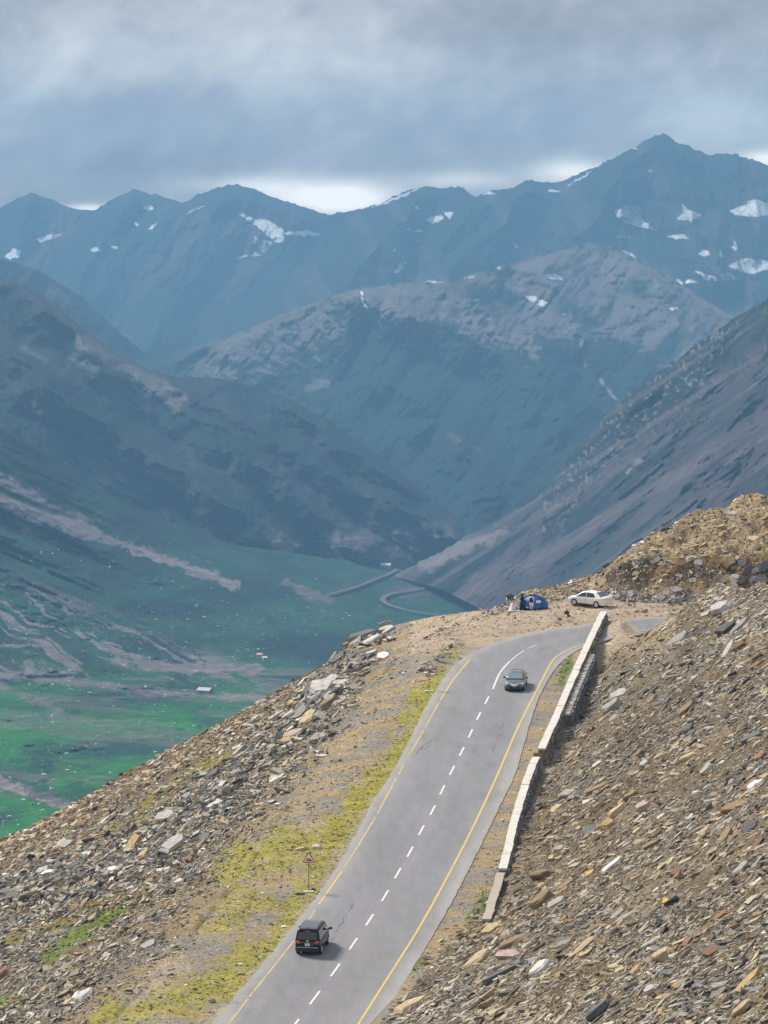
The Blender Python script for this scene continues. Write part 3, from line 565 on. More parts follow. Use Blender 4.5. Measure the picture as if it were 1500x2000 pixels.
# right hill
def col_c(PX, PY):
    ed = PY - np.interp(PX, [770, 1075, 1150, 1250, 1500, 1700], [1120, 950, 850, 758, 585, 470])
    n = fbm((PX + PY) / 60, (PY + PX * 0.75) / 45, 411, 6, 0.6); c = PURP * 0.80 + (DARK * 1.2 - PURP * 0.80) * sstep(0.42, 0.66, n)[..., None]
    crag = sstep(150, 60, ed) * (PX > 1060) * sstep(0.30, 0.48, fbm(PX / 40, PY / 40, 413, 4)); c = mixc(c, DARK * 0.9, crag * 0.9)
    sp = fbm(PX / 5, PY / 7, 415, 3); c = mixc(c, SCREE, sstep(0.60, 0.72, sp) * crag * 0.8)
    st = fbm((PX + PY * 1.2) / 120, (PY + PX * 0.62) / 15, 417, 4); c = mixc(c, SCREE * 0.8, 0.45 * sstep(0.52, 0.72, st)); c = mixc(c, MEAD * 0.7, 0.5 * sstep(0.56, 0.66, fbm((PX + PY) / 90, (PY + PX * 0.65) / 24, 419, 4)))
    c = mixc(c, SCREE * 1.15, 0.8 * blob(PX, PY, [(1225, 922), (1250, 900)], 5, 421)); c = mixc(c, SCREE * 1.05, 0.8 * blob(PX, PY, [(830, 1100), (900, 1070), (985, 1040)], 14, 423)); c = mixc(c, PURP * 1.2, 0.6 * blob(PX, PY, [(930, 1140), (1100, 1060)], 18, 425))
    return c
def rel_c(PX, PY): return -150 * spur(PX, PY, [[(1085, 945), (980, 1050), (880, 1120)], [(1250, 770), (1170, 900), (1060, 1040), (960, 1130)], [(1400, 660), (1330, 800), (1200, 960), (1080, 1090)], [(1500, 640), (1420, 840), (1300, 1000), (1180, 1110)]], 60, 489) + (fbm((PX + PY * 0.9) / 200, (PY + PX * 0.7) / 100, 427, 5, 0.5, True) - 0.5) * 90 + (fbm((PX + PY * 0.8) / 40, (PY + PX * 0.6) / 26, 429, 6, 0.55, True) - 0.5) * 44
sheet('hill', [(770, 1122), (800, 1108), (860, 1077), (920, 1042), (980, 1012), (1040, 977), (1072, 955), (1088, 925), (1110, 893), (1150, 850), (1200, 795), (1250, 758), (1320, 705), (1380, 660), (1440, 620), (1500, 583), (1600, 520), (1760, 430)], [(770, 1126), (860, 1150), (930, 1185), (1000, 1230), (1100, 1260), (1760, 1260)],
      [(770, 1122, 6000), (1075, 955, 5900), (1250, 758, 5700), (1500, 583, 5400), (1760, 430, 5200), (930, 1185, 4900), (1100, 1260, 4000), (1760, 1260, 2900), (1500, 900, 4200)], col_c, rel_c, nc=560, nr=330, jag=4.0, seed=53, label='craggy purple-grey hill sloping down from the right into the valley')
# valley floor and the green slope on the left
def col_a(PX, PY):
    n = fbm(PX / 90, PY / 34, 431, 5); n2 = fbm((PX - PY) / 45 + 1.5 * fbm(PX / 60, PY / 40, 436, 3), (PY - PX * 0.42 + 46 * fbm(PX / 90, PY / 50, 438, 4)) / 9, 433, 5, 0.6)
    near = sstep(1230, 1440, PY - 0.03 * PX)
    gm = np.array([0.016, 0.066, 0.042]); c = gm + (MEAD * 0.8 - gm) * sstep(0.38, 0.72, n)[..., None]; c = mixc(c, DARK * 1.5, 0.6 * sstep(0.5, 0.7, fbm((PX - PY * 0.5) / 220, (PY - PX * 0.35) / 26, 434, 5)))
    g = np.array([0.022, 0.145, 0.030]); c = c * (1 - near[..., None]) + near[..., None] * (g + (gm * 0.9 - g) * sstep(0.36, 0.74, n)[..., None])
    c = mixc(c, (0.035, 0.10, 0.06), 0.6 * sstep(0.45, 0.6, n) * sstep(560, 640, PX) * (PY < 1240))
    # tongue of scree across the green slope
    c = mixc(c, SCREE * 1.15, blob(PX, PY, [(-60, 925), (0, 965), (60, 1000)], 30, 435, 0.3)); c = mixc(c, SCREE * 1.15, blob(PX, PY, [(40, 985), (110, 1012), (170, 1035)], 20, 436, 0.3)); c = mixc(c, SCREE * 1.15, blob(PX, PY, [(150, 1028), (230, 1058), (320, 1092), (400, 1120), (455, 1142)], 10, 437, 0.3))
    # broken streaks of stones
    zone = sstep(0, 60, PY - 1085 - 0.40 * PX) * sstep(1345, 1290, PY - 0.02 * PX) * sstep(720, 560, PX)
    c = mixc(c, SCREE * 1.05, zone * sstep(0.52, 0.60, n2) * 0.8)
    w = sstep(0.55, 0.62, fbm((PX - PY) / 130, (PY - PX * 0.02) / 10, 439, 5)); c = mixc(c, SCREE * 0.9, 0.5 * w * sstep(1290, 1320, PY) * sstep(1385, 1360, PY))
    c = mixc(c, SCREE * 0.95, 0.9 * blob(PX, PY, [(0, 1318), (120, 1330), (250, 1345), (370, 1358), (500, 1362), (640, 1368)], 7, 441)); c = mixc(c, SCREE, 0.95 * blob(PX, PY, [(60, 1312), (140, 1320)], 15, 443)); c = mixc(c, SCREE * 0.95, 0.9 * blob(PX, PY, [(230, 1290), (300, 1300), (400, 1305), (500, 1305)], 10, 445))
    c = mixc(c, SCREE * 0.9, 0.6 * blob(PX, PY, [(0, 1342), (60, 1362), (120, 1390)], 8, 447)); c = mixc(c, SCREE * 1.15, blob(PX, PY, [(-40, 1515), (0, 1530), (70, 1552), (140, 1575), (220, 1600)], 11, 449, 0.4))
    c = mixc(c, SCREE * 0.7, 0.5 * sstep(0.56, 0.66, fbm((PX) / 150, (PY - PX * 0.12) / 14, 451, 5)) * near); c = mixc(c, DARK * 1.3, 0.6 * blob(PX, PY, [(50, 1480), (90, 1500)], 24, 453)); c = mixc(c, DARK * 1.2, 0.6 * blob(PX, PY, [(60, 1545), (200, 1560)], 22, 454))
    sp = vnoise(PX / 1.9, PY / 1.5, 455); c = mixc(c, SCREE * 1.7, (sp > 0.955 - 0.05 * sstep(0.5, 0.65, fbm(PX / 50, PY / 30, 457, 3))) * (0.25 + 0.2 * near))
    c = mixc(c, PURP, 0.6 * blob(PX, PY, [(640, 1165), (700, 1140), (770, 1120)], 9, 459)); c = mixc(c, PURP * 1.1, 0.7 * blob(PX, PY, [(760, 1165), (830, 1150), (880, 1145)], 16, 461)); c = mixc(c, (0.02, 0.035, 0.035), 0.6 * blob(PX, PY, [(860, 1130), (930, 1165)], 14, 463)); c = mixc(c, SCREE * 0.9, 0.6 * blob(PX, PY, [(560, 1135), (610, 1165), (640, 1170)], 9, 465))
    return c
def rel_a(PX, PY):
    up = sstep(1330, 1150, PY)
    return (fbm((PX - PY * 0.6) / 500, (PY - PX * 0.42) / 75, 467, 4, 0.5, True) - 0.5) * 190 * up * sstep(800, 500, PX) + (fbm(PX / 160, PY / 36, 469, 4) - 0.5) * 110 * (1 - 0.6 * up) + (fbm(PX / 20, PY / 9, 471, 3) - 0.5) * 16
A_TOP = [(-260, 740), (-100, 790), (0, 830), (60, 868), (120, 908), (200, 960), (300, 1008), (400, 1048), (470, 1066), (560, 1078), (650, 1092), (760, 1108), (860, 1128), (930, 1158), (1000, 1180), (1160, 1230)]
A_CTRL = [(-260, 740, 5000), (0, 832, 5150), (300, 1010, 5600), (760, 1110, 6150), (1000, 1190, 5100), (0, 1100, 4450), (300, 1200, 4500), (0, 1330, 3750), (400, 1352, 3800), (700, 1300, 3950), (700, 1200, 4800), (0, 1640, 2450), (300, 1480, 3050), (-260, 1780, 2100), (1160, 1500, 3000), (-260, 1200, 4200)]
_, A_GRID = sheet('valley_floor', A_TOP, [(-260, 1800), (0, 1700), (1160, 1500)], A_CTRL, col_a, rel_a, nc=620, nr=440, jag=2.0, seed=63, label='green valley floor and grassy left slope streaked with pale scree')
A_T = tps(A_CTRL)
def valley_pt(px, py):
    px = np.asarray(px, float); py = np.asarray(py, float)
    tx, ty = poly(A_TOP); y0 = np.interp(px, tx, ty)
    return at(px, py, A_T(px, py) + rel_a(px, py) * sstep(0, 26, py - y0))
# base sheet under everything, out to the horizon
gm = raw_mesh('ground', [(-9400, -380, -660), (9400, -380, -660), (9400, 15800, -660), (-9400, 15800, -660)], [(0, 1, 2, 3)])
put('ground', gm, flat('valley_ground', (0.05, 0.07, 0.045), 0.95, scale=0.01)); tag(bpy.data.objects['ground'], 'ground under the valley', 'ground', kind='structure')
# roads and river bends on the valley floor, as sheets just proud of it
def valley_ribbon(name, pts, wpx, mat, label, cat):
    a = np.array(pts, float)
    for _ in range(3):
        q = np.empty((2 * len(a), 2)); q[0] = a[0]; q[-1] = a[-1]; q[1:-1:2] = 0.75 * a[:-1] + 0.25 * a[1:]; q[2:-1:2] = 0.25 * a[:-1] + 0.75 * a[1:]; a = q
    c = valley_pt(a[:, 0], a[:, 1]); t = np.gradient(c[:, :2], axis=0); t /= np.linalg.norm(t, axis=1)[:, None] + 1e-9
    nn = np.stack([-t[:, 1], t[:, 0], 0 * t[:, 0]], -1); 
    A = np.stack([c + nn * wpx, c - nn * wpx], 1); A[..., 2] += 3.0
    o = put(name, grid_mesh(name, A), mat); tag(o, label, cat, kind='structure'); return o
M_TRACK = flat('dirt_track', (0.075, 0.07, 0.072), 0.95, scale=0.05)
valley_ribbon('valley_road', [(1000, 1222), (900, 1208), (830, 1204), (780, 1193), (752, 1184), (745, 1173), (765, 1163), (800, 1158), (840, 1150), (880, 1143)], 3.2, M_TRACK, 'grey valley road looping round a green flat', 'road')
valley_ribbon('valley_track', [(640, 1166), (672, 1158), (706, 1148), (735, 1134), (760, 1126), (775, 1116)], 2.5, M_TRACK, 'pale dirt track crossing the green valley flat', 'track')

# ------------------------------------------------------------------ haze
def haze():
    bm = bmesh.new(); bmesh.ops.create_cube(bm, size=1.0)
    x0, x1, y0, y1, z0, z1 = -9500, 9500, -400, 15900, -661.5, 470
    for v in bm.verts: v.co = ((x0 + x1) / 2 + v.co.x * (x1 - x0), (y0 + y1) / 2 + v.co.y * (y1 - y0), (z0 + z1) / 2 + v.co.z * (z1 - z0))
    me = bpy.data.meshes.new('haze'); bm.to_mesh(me); bm.free()
    m = bpy.data.materials.new('haze_air'); m.use_nodes = True; nt = m.node_tree; nt.nodes.clear()
    out = nt.nodes.new('ShaderNodeOutputMaterial'); v = nt.nodes.new('ShaderNodeVolumePrincipled')
    v.inputs['Color'].default_value = HAZE_COLOR + (1,); v.inputs['Density'].default_value = HAZE_DENSITY; v.inputs['Anisotropy'].default_value = 0.0
    nt.links.new(v.outputs[0], out.inputs['Volume'])
    o = put('haze', me, m); tag(o, 'pale blue haze filling the valley air', 'haze', kind='stuff')
haze()
# ------------------------------------------------------------------ parapet wall
def smooth_line(pts, n, off):
    a = np.array(pts, float)
    for _ in range(2):
        q = np.empty((2 * len(a), 2)); q[0] = a[0]; q[-1] = a[-1]; q[1:-1:2] = 0.75 * a[:-1] + 0.25 * a[1:]; q[2:-1:2] = 0.25 * a[:-1] + 0.75 * a[1:]; a = q
    P = on_plane(a[:, 0], a[:, 1], off); d = np.r_[0, np.cumsum(np.linalg.norm(np.diff(P, axis=0), axis=1))]
    u = np.linspace(0, d[-1], n); return np.stack([np.interp(u, d, P[:, k]) for k in range(3)], -1), d[-1]
def prism_along(P, half, top, bot, cap=True):
    """box swept along P: rows of 4 corners; half/top/bot arrays"""
    t = np.gradient(P[:, :2], axis=0); t /= np.linalg.norm(t, axis=1)[:, None]; nn = np.stack([t[:, 1], -t[:, 0], 0 * t[:, 0]], -1)   # to the right
    V = []; Fc = []
    for i in range(len(P)):
        hl, hr = half[i]
        for sgn, z in ((-hl, top), (hr, top), (hr, bot), (-hl, bot)):
            zz = z[i] if np.ndim(z) else z
            q = P[i] + nn[i] * sgn; V.append((q[0], q[1], P[i][2] + zz))
    for i in range(len(P) - 1):
        a, b = 4 * i, 4 * i + 4
        for k in range(4): Fc.append((a + k, a + (k + 1) % 4, b + (k + 1) % 4, b + k))
    n = 4 * (len(P) - 1); Fc.append((3, 2, 1, 0)); Fc.append((n, n + 1, n + 2, n + 3))
    return V, Fc, nn
M_WALLW = flat('whitewashed_coping', (0.56, 0.53, 0.47), 0.9, noise=0.42, scale=2.6)
M_CONC = flat('bare_concrete', (0.36, 0.32, 0.26), 0.9, noise=0.2, scale=2)
M_MORTAR = flat('dark_masonry_core', (0.17, 0.15, 0.12), 0.95, noise=0.3, scale=4)
def stone_batch(P, nn, half, z_top, z_bot, lean, rows, length, cols_fn, r):
    """dressed rubble stones on the right-hand face, as one mesh"""
    V = []; Fc = []; Cc = []
    d = np.r_[0, np.cumsum(np.linalg.norm(np.diff(P, axis=0), axis=1))]
    for k in range(rows):
        u = r.random() * 0.3
        while u < d[-1] - 0.15:
            L = r.uniform(0.22, 0.55); L = min(L, d[-1] - u)
            c = np.array([np.interp(u + L / 2, d, P[:, j]) for j in range(3)]); n_ = np.array([np.interp(u + L / 2, d, nn[:, j]) for j in range(3)]); tt = np.array([-n_[1], n_[0], 0])
            zb = np.interp(u, d, z_bot) if np.ndim(z_bot) else z_bot
            h = (z_top - zb) / rows; zc = z_top - (k + 0.5) * h
            if zc > zb and r.random() < 0.97:
                hw = r.uniform(0.10, 0.2); cen = c + n_ * (half + lean * (k + 0.5) * h); cen[2] = c[2] + zc
                sx, sz = L * 0.46, h * r.uniform(0.38, 0.5); b = len(V)
                for (ax, ay, az) in ((-1, -1, -1), (1, -1, -1), (1, 1, -1), (-1, 1, -1), (-1, -1, 1), (1, -1, 1), (1, 1, 1), (-1, 1, 1)):
                    j = 1 + (r.random() - 0.5) * 0.3
                    q = cen + tt * ax * sx * (1 + (r.random() - 0.5) * 0.25) + n_ * ay * hw * j; V.append((q[0], q[1], q[2] + az * sz * (1 + (r.random() - 0.5) * 0.3)))
                for f in ((0, 3, 2, 1), (4, 5, 6, 7), (0, 1, 5, 4), (1, 2, 6, 5), (2, 3, 7, 6), (3, 0, 4, 7)): Fc.append(tuple(b + x for x in f))
                Cc += [cols_fn(r)] * 8
            u += L + 0.02
    me = raw_mesh('stone_facing', V, Fc); ca = me.color_attributes.new('col', 'FLOAT_COLOR', 'POINT')
    c4 = np.ones((len(V), 4), np.float32); c4[:, :3] = np.array(Cc); ca.data.foreach_set('color', c4.reshape(-1)); return me
M_MASON = terrain_mat('masonry_stone', (1.4, 9.0), (0.2, 0.3), 0.02, 14)
GREYS = [(0.30, 0.29, 0.27), (0.22, 0.215, 0.21), (0.14, 0.135, 0.13), (0.36, 0.33, 0.28), (0.26, 0.21, 0.15)]
def wall(pts, label, nseg, depth, pale_ledge=None, painted=True):
    P, Ltot = smooth_line(pts, 90, WTOP); r = random.Random(len(pts) * 31)
    P[:, 0] += (fbm(np.arange(90) * 0.12, np.zeros(90), 19, 3) - 0.5) * 0.08
    root = empty('parapet_wall', tuple(P[0] - np.array([0, 0, WTOP]))); tag(root, label, 'wall', 'parapet walls beside the road')
    base = np.array(root.location); Q = P - base
    # coping slabs, each a part; thin joints between them
    idx = np.linspace(0, 89, nseg + 1).astype(int)
    for a, b in zip(idx[:-1], idx[1:]):
        q = Q[a:b + 1].copy(); gap = 0.012
        tdir = q[1] - q[0]; q[0] += tdir / np.linalg.norm(tdir) * gap
        if painted: q[:, 2] += (r.random() - 0.5) * 0.06
        half = np.stack([np.full(len(q), 0.30) + (fbm(np.arange(a, b + 1) * 0.5, np.zeros(len(q)), 23, 3) - 0.5) * 0.07, np.full(len(q), 0.33) + (fbm(np.arange(a, b + 1) * 0.5, np.zeros(len(q)), 29, 3) - 0.5) * 0.09], -1)
        V, Fc, _ = prism_along(q, half, 0.0, -0.15); put('coping', raw_mesh('coping', V, Fc), M_WALLW if painted else M_CONC, root)
    zb = -(WTOP + depth); half = np.full((90, 2), 0.27)
    V, Fc, nn = prism_along(Q, half, -0.152, zb); put('core', raw_mesh('core', V, Fc), M_MORTAR, root)
    if pale_ledge: 
        i0, i1 = pale_ledge; q = Q[i0:i1]
        hh = np.stack([np.full(len(q), -0.285), np.full(len(q), 0.95)], -1)
        V, Fc, n2 = prism_along(q, hh, -0.42, zb); put('buttress_core', raw_mesh('buttress_core', V, Fc), M_MORTAR, root)
        o = put('buttress_stones', stone_batch(q, n2, 0.98, -0.42, zb, 0.05, 9, 0.4, lambda r: GREYS[r.choice((0, 1, 2, 2, 1))], r), M_MASON, root); o['kind'] = 'stuff'
        # stones laid on top of the buttress: each one shows
        d = np.linalg.norm(np.diff(q, axis=0), axis=1).sum(); nst = int(d / 0.42)
        for k in range(nst):
            u = (k + 0.5) / nst * (len(q) - 1); i = int(u); c = q[i] * (1 - u + i) + q[min(i + 1, len(q) - 1)] * (u - i); n_ = n2[i]; tt = np.array([-n_[1], n_[0], 0])
            for lat in (0.47, 0.80):
                V = []; cen = c + n_ * (lat + r.uniform(-.03, .03)); w = 0.165; lz = -0.33 + r.uniform(-0.03, 0.05)
                for (ax, ay, az) in ((-1, -1, -1), (1, -1, -1), (1, 1, -1), (-1, 1, -1), (-1, -1, 1), (1, -1, 1), (1, 1, 1), (-1, 1, 1)):
                    p = cen + tt * ax * 0.2 * r.uniform(.85, 1) + n_ * ay * w * r.uniform(.85, 1); V.append((p[0], p[1], c[2] + (lz if az > 0 else -0.415)))
                o = put('stone', raw_mesh('stone', V, [(0, 3, 2, 1), (4, 5, 6, 7), (0, 1, 5, 4), (1, 2, 6, 5), (2, 3, 7, 6), (3, 0, 4, 7)]), M_ROCK, root); g = r.choice([(0.52, 0.48, 0.42), (0.44, 0.40, 0.34), (0.6, 0.56, 0.49), (0.38, 0.36, 0.33)]); o.color = g + (1,)
    rows = 11 if depth > 1.2 else 5
    if painted:
        o = put('stone_facing', stone_batch(Q, nn, 0.29, -0.16, zb, 0.10, rows, 0.4, lambda r: GREYS[r.choice((0, 1, 2, 2, 3, 4))], r), M_MASON, root); o['kind'] = 'stuff'
    return root
wall(WALL_UP, 'white topped stone parapet wall on the inside of the bend', 24, 1.9, pale_ledge=(22, 62))
wall(WALL_LO, 'shorter white topped parapet wall downhill of the gap', 15, 0.9)
wall(WALL_BARE, 'low bare concrete wall stub half buried in scree', 3, 0.3, painted=False)
# earth-coloured step filling the gap between the two white walls
g = on_plane(1056, 1470, 0.25)
def box_mesh(name, sx, sy, sz, bev=0.0):
    bm = bmesh.new(); bmesh.ops.create_cube(bm, size=1.0)
    for v in bm.verts: v.co = (v.co.x * sx, v.co.y * sy, v.co.z * sz)
    if bev: bmesh.ops.bevel(bm, geom=list(bm.edges), offset=bev, segments=2, affect='EDGES')
    me = bpy.data.meshes.new(name); bm.to_mesh(me); bm.free(); return me
o = put('concrete_step', box_mesh('concrete_step', 0.85, 2.6, 1.4, 0.06), flat('muddy_concrete', (0.27, 0.2, 0.12), 0.95, noise=0.25)); o.location = (g[0], g[1], g[2] - 0.45)
o.rotation_euler = (math.atan(TG), 0, R(-10)); tag(o, 'muddy concrete step in the gap between the two parapets', 'step')
g = ground_at(1205, 1252); o = put('concrete_slab', box_mesh('concrete_slab', 2.2, 3.6, 0.3, 0.04), flat('dusty_concrete', (0.42, 0.37, 0.29), 0.95, noise=0.2)); o.location = (g[0], g[1], g[2] - 0.22); o.rotation_euler = (math.atan(TG), 0, R(-12))
tag(o, 'dusty concrete slab beside the upper end of the parapet', 'slab')

# ------------------------------------------------------------------ scattered stones (uncountable): one object each, instanced from built-in primitives
def scatter_tree(name, mat, variants=7, jitter=0.5):
    ng = bpy.data.node_groups.new(name, 'GeometryNodeTree')
    ng.interface.new_socket(name='Geometry', in_out='INPUT', socket_type='NodeSocketGeometry'); ng.interface.new_socket(name='Geometry', in_out='OUTPUT', socket_type='NodeSocketGeometry')
    N = ng.nodes.new; L = ng.links.new; gi = N('NodeGroupInput'); go = N('NodeGroupOutput')
    jn = N('GeometryNodeGeometryToInstance')
    for k in range(variants):
        if k % 3 == 2:
            c = N('GeometryNodeMeshCylinder'); c.inputs['Vertices'].default_value = 5 + k % 2; c.inputs['Radius'].default_value = 1.0; c.inputs['Depth'].default_value = 2.0
        else:
            c = N('GeometryNodeMeshCube'); c.inputs['Size'].default_value = (1.75, 1.75, 1.9)
        sp = N('GeometryNodeSetPosition'); rv = N('FunctionNodeRandomValue'); rv.data_type = 'FLOAT_VECTOR'
        rv.inputs[0].default_value = (-jitter, -jitter, -jitter * 0.7); rv.inputs[1].default_value = (jitter, jitter, jitter * 0.7); rv.inputs['Seed'].default_value = 50 + k
        L(c.outputs['Mesh'], sp.inputs['Geometry']); L(rv.outputs[0], sp.inputs['Offset'])
        sm = N('GeometryNodeSetShadeSmooth'); sm.inputs['Shade Smooth'].default_value = False; L(sp.outputs[0], sm.inputs[0])
        mt = N('GeometryNodeSetMaterial'); mt.inputs['Material'].default_value = mat; L(sm.outputs[0], mt.inputs['Geometry']); L(mt.outputs[0], jn.inputs[0])
    m2p = N('GeometryNodeMeshToPoints'); L(gi.outputs[0], m2p.inputs[0])
    iop = N('GeometryNodeInstanceOnPoints'); L(m2p.outputs[0], iop.inputs['Points']); L(jn.outputs[0], iop.inputs['Instance']); iop.inputs['Pick Instance'].default_value = True
    def attr(nm, t):
        a = N('GeometryNodeInputNamedAttribute'); a.data_type = t; a.inputs['Name'].default_value = nm; return a.outputs[0]
    e2r = N('FunctionNodeEulerToRotation'); L(attr('turn', 'FLOAT_VECTOR'), e2r.inputs[0]); L(e2r.outputs[0], iop.inputs['Rotation']); L(attr('size', 'FLOAT_VECTOR'), iop.inputs['Scale'])
    L(iop.outputs[0], go.inputs[0]); return ng
TREE_STONE = scatter_tree('scatter_stones', M_STONE)
def scatter(name, P, turn, size, tint, tree, label):
    me = bpy.data.meshes.new(name); n = len(P); me.vertices.add(n); me.vertices.foreach_set('co', P.reshape(-1).astype(np.float32))
    for nm, a in (('turn', turn), ('size', size)):
        t = me.attributes.new(nm, 'FLOAT_VECTOR', 'POINT'); t.data.foreach_set('vector', a.reshape(-1).astype(np.float32))
    t = me.attributes.new('tint', 'FLOAT_COLOR', 'POINT'); c = np.ones((n, 4), np.float32); c[:, :3] = tint; t.data.foreach_set('color', c.reshape(-1)); me.update()
    o = put(name, me); md = o.modifiers.new('scatter', 'NODES'); md.node_group = tree; tag(o, label, 'stones', kind='stuff'); return o
def frames(P, along, tilt, rg):
    """Euler angles of slabs lying on the ground at P with the long axis near the unit directions 'along'"""
    e = 0.35; zx = (near_z(P[:, 0] + e, P[:, 1]) - near_z(P[:, 0] - e, P[:, 1])) / (2 * e); zy = (near_z(P[:, 0], P[:, 1] + 1) - near_z(P[:, 0], P[:, 1] - 1)) / 2
    n = np.stack([-zx, -zy, np.ones(len(P))], -1) + rg.normal(0, 1, (len(P), 3)) * np.array([tilt, tilt, 0]); n /= np.linalg.norm(n, axis=1)[:, None]
    a = np.stack([along[:, 0], along[:, 1], 0 * zx], -1); a -= n * (a * n).sum(1)[:, None]; a /= np.linalg.norm(a, axis=1)[:, None] + 1e-9
    b = np.cross(n, a); M = np.stack([a, b, n], -1)
    ry = np.arcsin(np.clip(-M[:, 2, 0], -1, 1)); rx = np.arctan2(M[:, 2, 1], M[:, 2, 2]); rz = np.arctan2(M[:, 1, 0], M[:, 0, 0])
    return np.stack([rx, ry, rz], -1)
PAL = np.array([[0.32, 0.295, 0.25], [0.48, 0.44, 0.37], [0.18, 0.165, 0.135], [0.085, 0.08, 0.068], [0.39, 0.32, 0.21], [0.26, 0.2, 0.125], [0.38, 0.265, 0.13], [0.25, 0.14, 0.075], [0.66, 0.61, 0.52], [0.46, 0.385, 0.25]])
W_R = np.array([22, 10, 17, 11, 19, 15, 2.4, 1.2, 2.4, 9]); W_L = np.array([22, 9, 18, 10, 16, 12, 4, 3, 2.5, 6.0]); W_RED = np.array([4, 6, 3, 3, 20, 12, 20, 12, 7, 22.0]); W_BANK = np.array([9, 7, 8, 6, 22, 18, 8, 4, 5, 15.0]); W_PILE = np.array([30, 13, 31, 22, 5, 5, 3, 2, 2.5, 1.0])
def pick(W, n, rg): return rg.choice(10, n, p=W / W.sum())
def road_clear(X, Y, m=0.25):
    on = (X > np.interp(Y, *RL) - m) & (X < np.interp(Y, *RR) + m) & (Y < 452); wl = (np.abs(X - wall_x(Y)) < 0.5) & (Y > 352) & (Y < 474); 
    return ~on & ~wl
def field(n, s0, s1, y0, y1, rg):
    s = rg.uniform(s0, s1, n); Y = rg.uniform(y0, y1, n); X = s * Y; P = np.stack([X, Y, near_z(X, Y)], -1); px, py, _ = proj(P); return P, px, py
def lay(name, P, px, py, W, smin, smax, label, rg, tilt=0.25, align=0.5, flatn=(0.18, 0.5), pw=2.2, mixin=None, szf=None):
    n = len(P); u = rg.random(n); L = smin * (1 - u * (1 - (smin / smax) ** pw)) ** (-1 / pw)
    ang = rg.normal(0, align, n); al = np.stack([np.cos(ang), np.sin(ang)], -1)
    turn = frames(P, al, tilt, rg); w = L * rg.uniform(0.3, 0.8, n); h = np.maximum(L * rg.uniform(*flatn, n) * 0.55, 0.02)
    Q = P.copy(); Q[:, 2] += h * 0.2 + 0.01
    k = pick(W, n, rg)
    if mixin is not None: k = mixin(k, P, px, py)
    tint = PAL[k] * rg.uniform(0.8, 1.18, (n, 1)); scatter(name, Q, turn, np.stack([L, w, h], -1) * 0.5 * (1 if szf is None else szf[:, None]), tint, TREE_STONE, label)
rg = np.random.default_rng(5)
# right-hand scree
P, px, py = field(600000, -0.012, 0.092, 165, 480, rg)
xt = extrap(P[:, 1], TO); yc = np.interp(P[:, 0] / P[:, 1], S_cr, Y_cr, left=1e9)
keep = (P[:, 0] > xt - 1.2 + rg.normal(0, 0.6, len(P))) & road_clear(P[:, 0], P[:, 1]) & (P[:, 1] < yc + 3) & (px > 600) & (px < 1600) & (py < 2160)
dens = 0.36 + 0.64 * sstep(0.34, 0.56, fbm(P[:, 0] * 0.10, P[:, 1] * 0.24, 71, 5, 0.6)); keep &= rg.random(len(P)) < dens
P, px, py = P[keep], px[keep], py[keep]
def mix_r(k, P, px, py):
    g = fbm(P[:, 0] * 0.12, P[:, 1] * 0.09, 73, 3); r_ = np.random.default_rng(6).random(len(k))
    k = np.where((g > 0.55) & (r_ < 0.5), np.where(r_ < 0.25, 0, 2), k); k = np.where((g < 0.42) & (r_ < 0.45), np.where(r_ < 0.25, 4, 5), k); return np.where((py < 1260) & (px > 1380) & (r_ < 0.5), 1, k)
lay('scree', P, px, py, W_R, 0.075, 0.85, 'grey and brown slate scree covering the right slope', rg, 0.42, 0.30, (0.16, 0.5), 1.85, mix_r)
# slope below the road
P, px, py = field(400000, -0.092, 0.03, 285, 500, rg)
ys = np.interp(P[:, 0] / P[:, 1], S_sl, Y_sl); xl = extrap(P[:, 1], RL); d = xl - P[:, 0]
gm_, gk = grass_mask(px, py)
keep = (d > 0.3) & (P[:, 1] < ys + 2) & (px > -120) & (py < 2120) & (rg.random(len(P)) < (0.12 + 0.88 * sstep(5, 13, d)) * (1 - 0.85 * gm_))
pile = np.maximum(blob(px, py, [(660, 1330), (560, 1450), (430, 1560), (300, 1650), (150, 1720), (0, 1760)], 62, 171, 0.6), blob(px, py, [(160, 1900), (90, 1960)], 30, 173) * 0.7)
keep &= rg.random(len(P)) < (0.45 + 0.55 * np.maximum(pile, sstep(0.4, 0.55, fbm(P[:, 0] * 0.2, P[:, 1] * 0.13, 175, 4))))
P, px, py, pile = P[keep], px[keep], py[keep], pile[keep]
def mix_l(k, P, px, py):
    r_ = np.random.default_rng(8); dd = py - np.interp(px, *poly(SIL)); w = (px < 660) * sstep(95, 20, dd); k = np.where(r_.random(len(k)) < w * 0.9, pick(W_RED, len(k), r_), k); 
    pl = blob(px, py, [(660, 1330), (560, 1450), (430, 1560), (300, 1650), (150, 1720), (0, 1760)], 62, 171, 0.6); return np.where((r_.random(len(k)) < pl * 0.9) & (w < 0.4), pick(W_PILE, len(k), r_), k)
lay('rubble', P, px, py, W_L, 0.10, 0.85, 'brown and grey stone rubble on the slope below the road', rg, 0.45, 0.5, (0.18, 0.6), 1.8, mix_l, 0.55 + 0.6 * sstep(5, 16, extrap(P[:, 1], RL) - P[:, 0]))
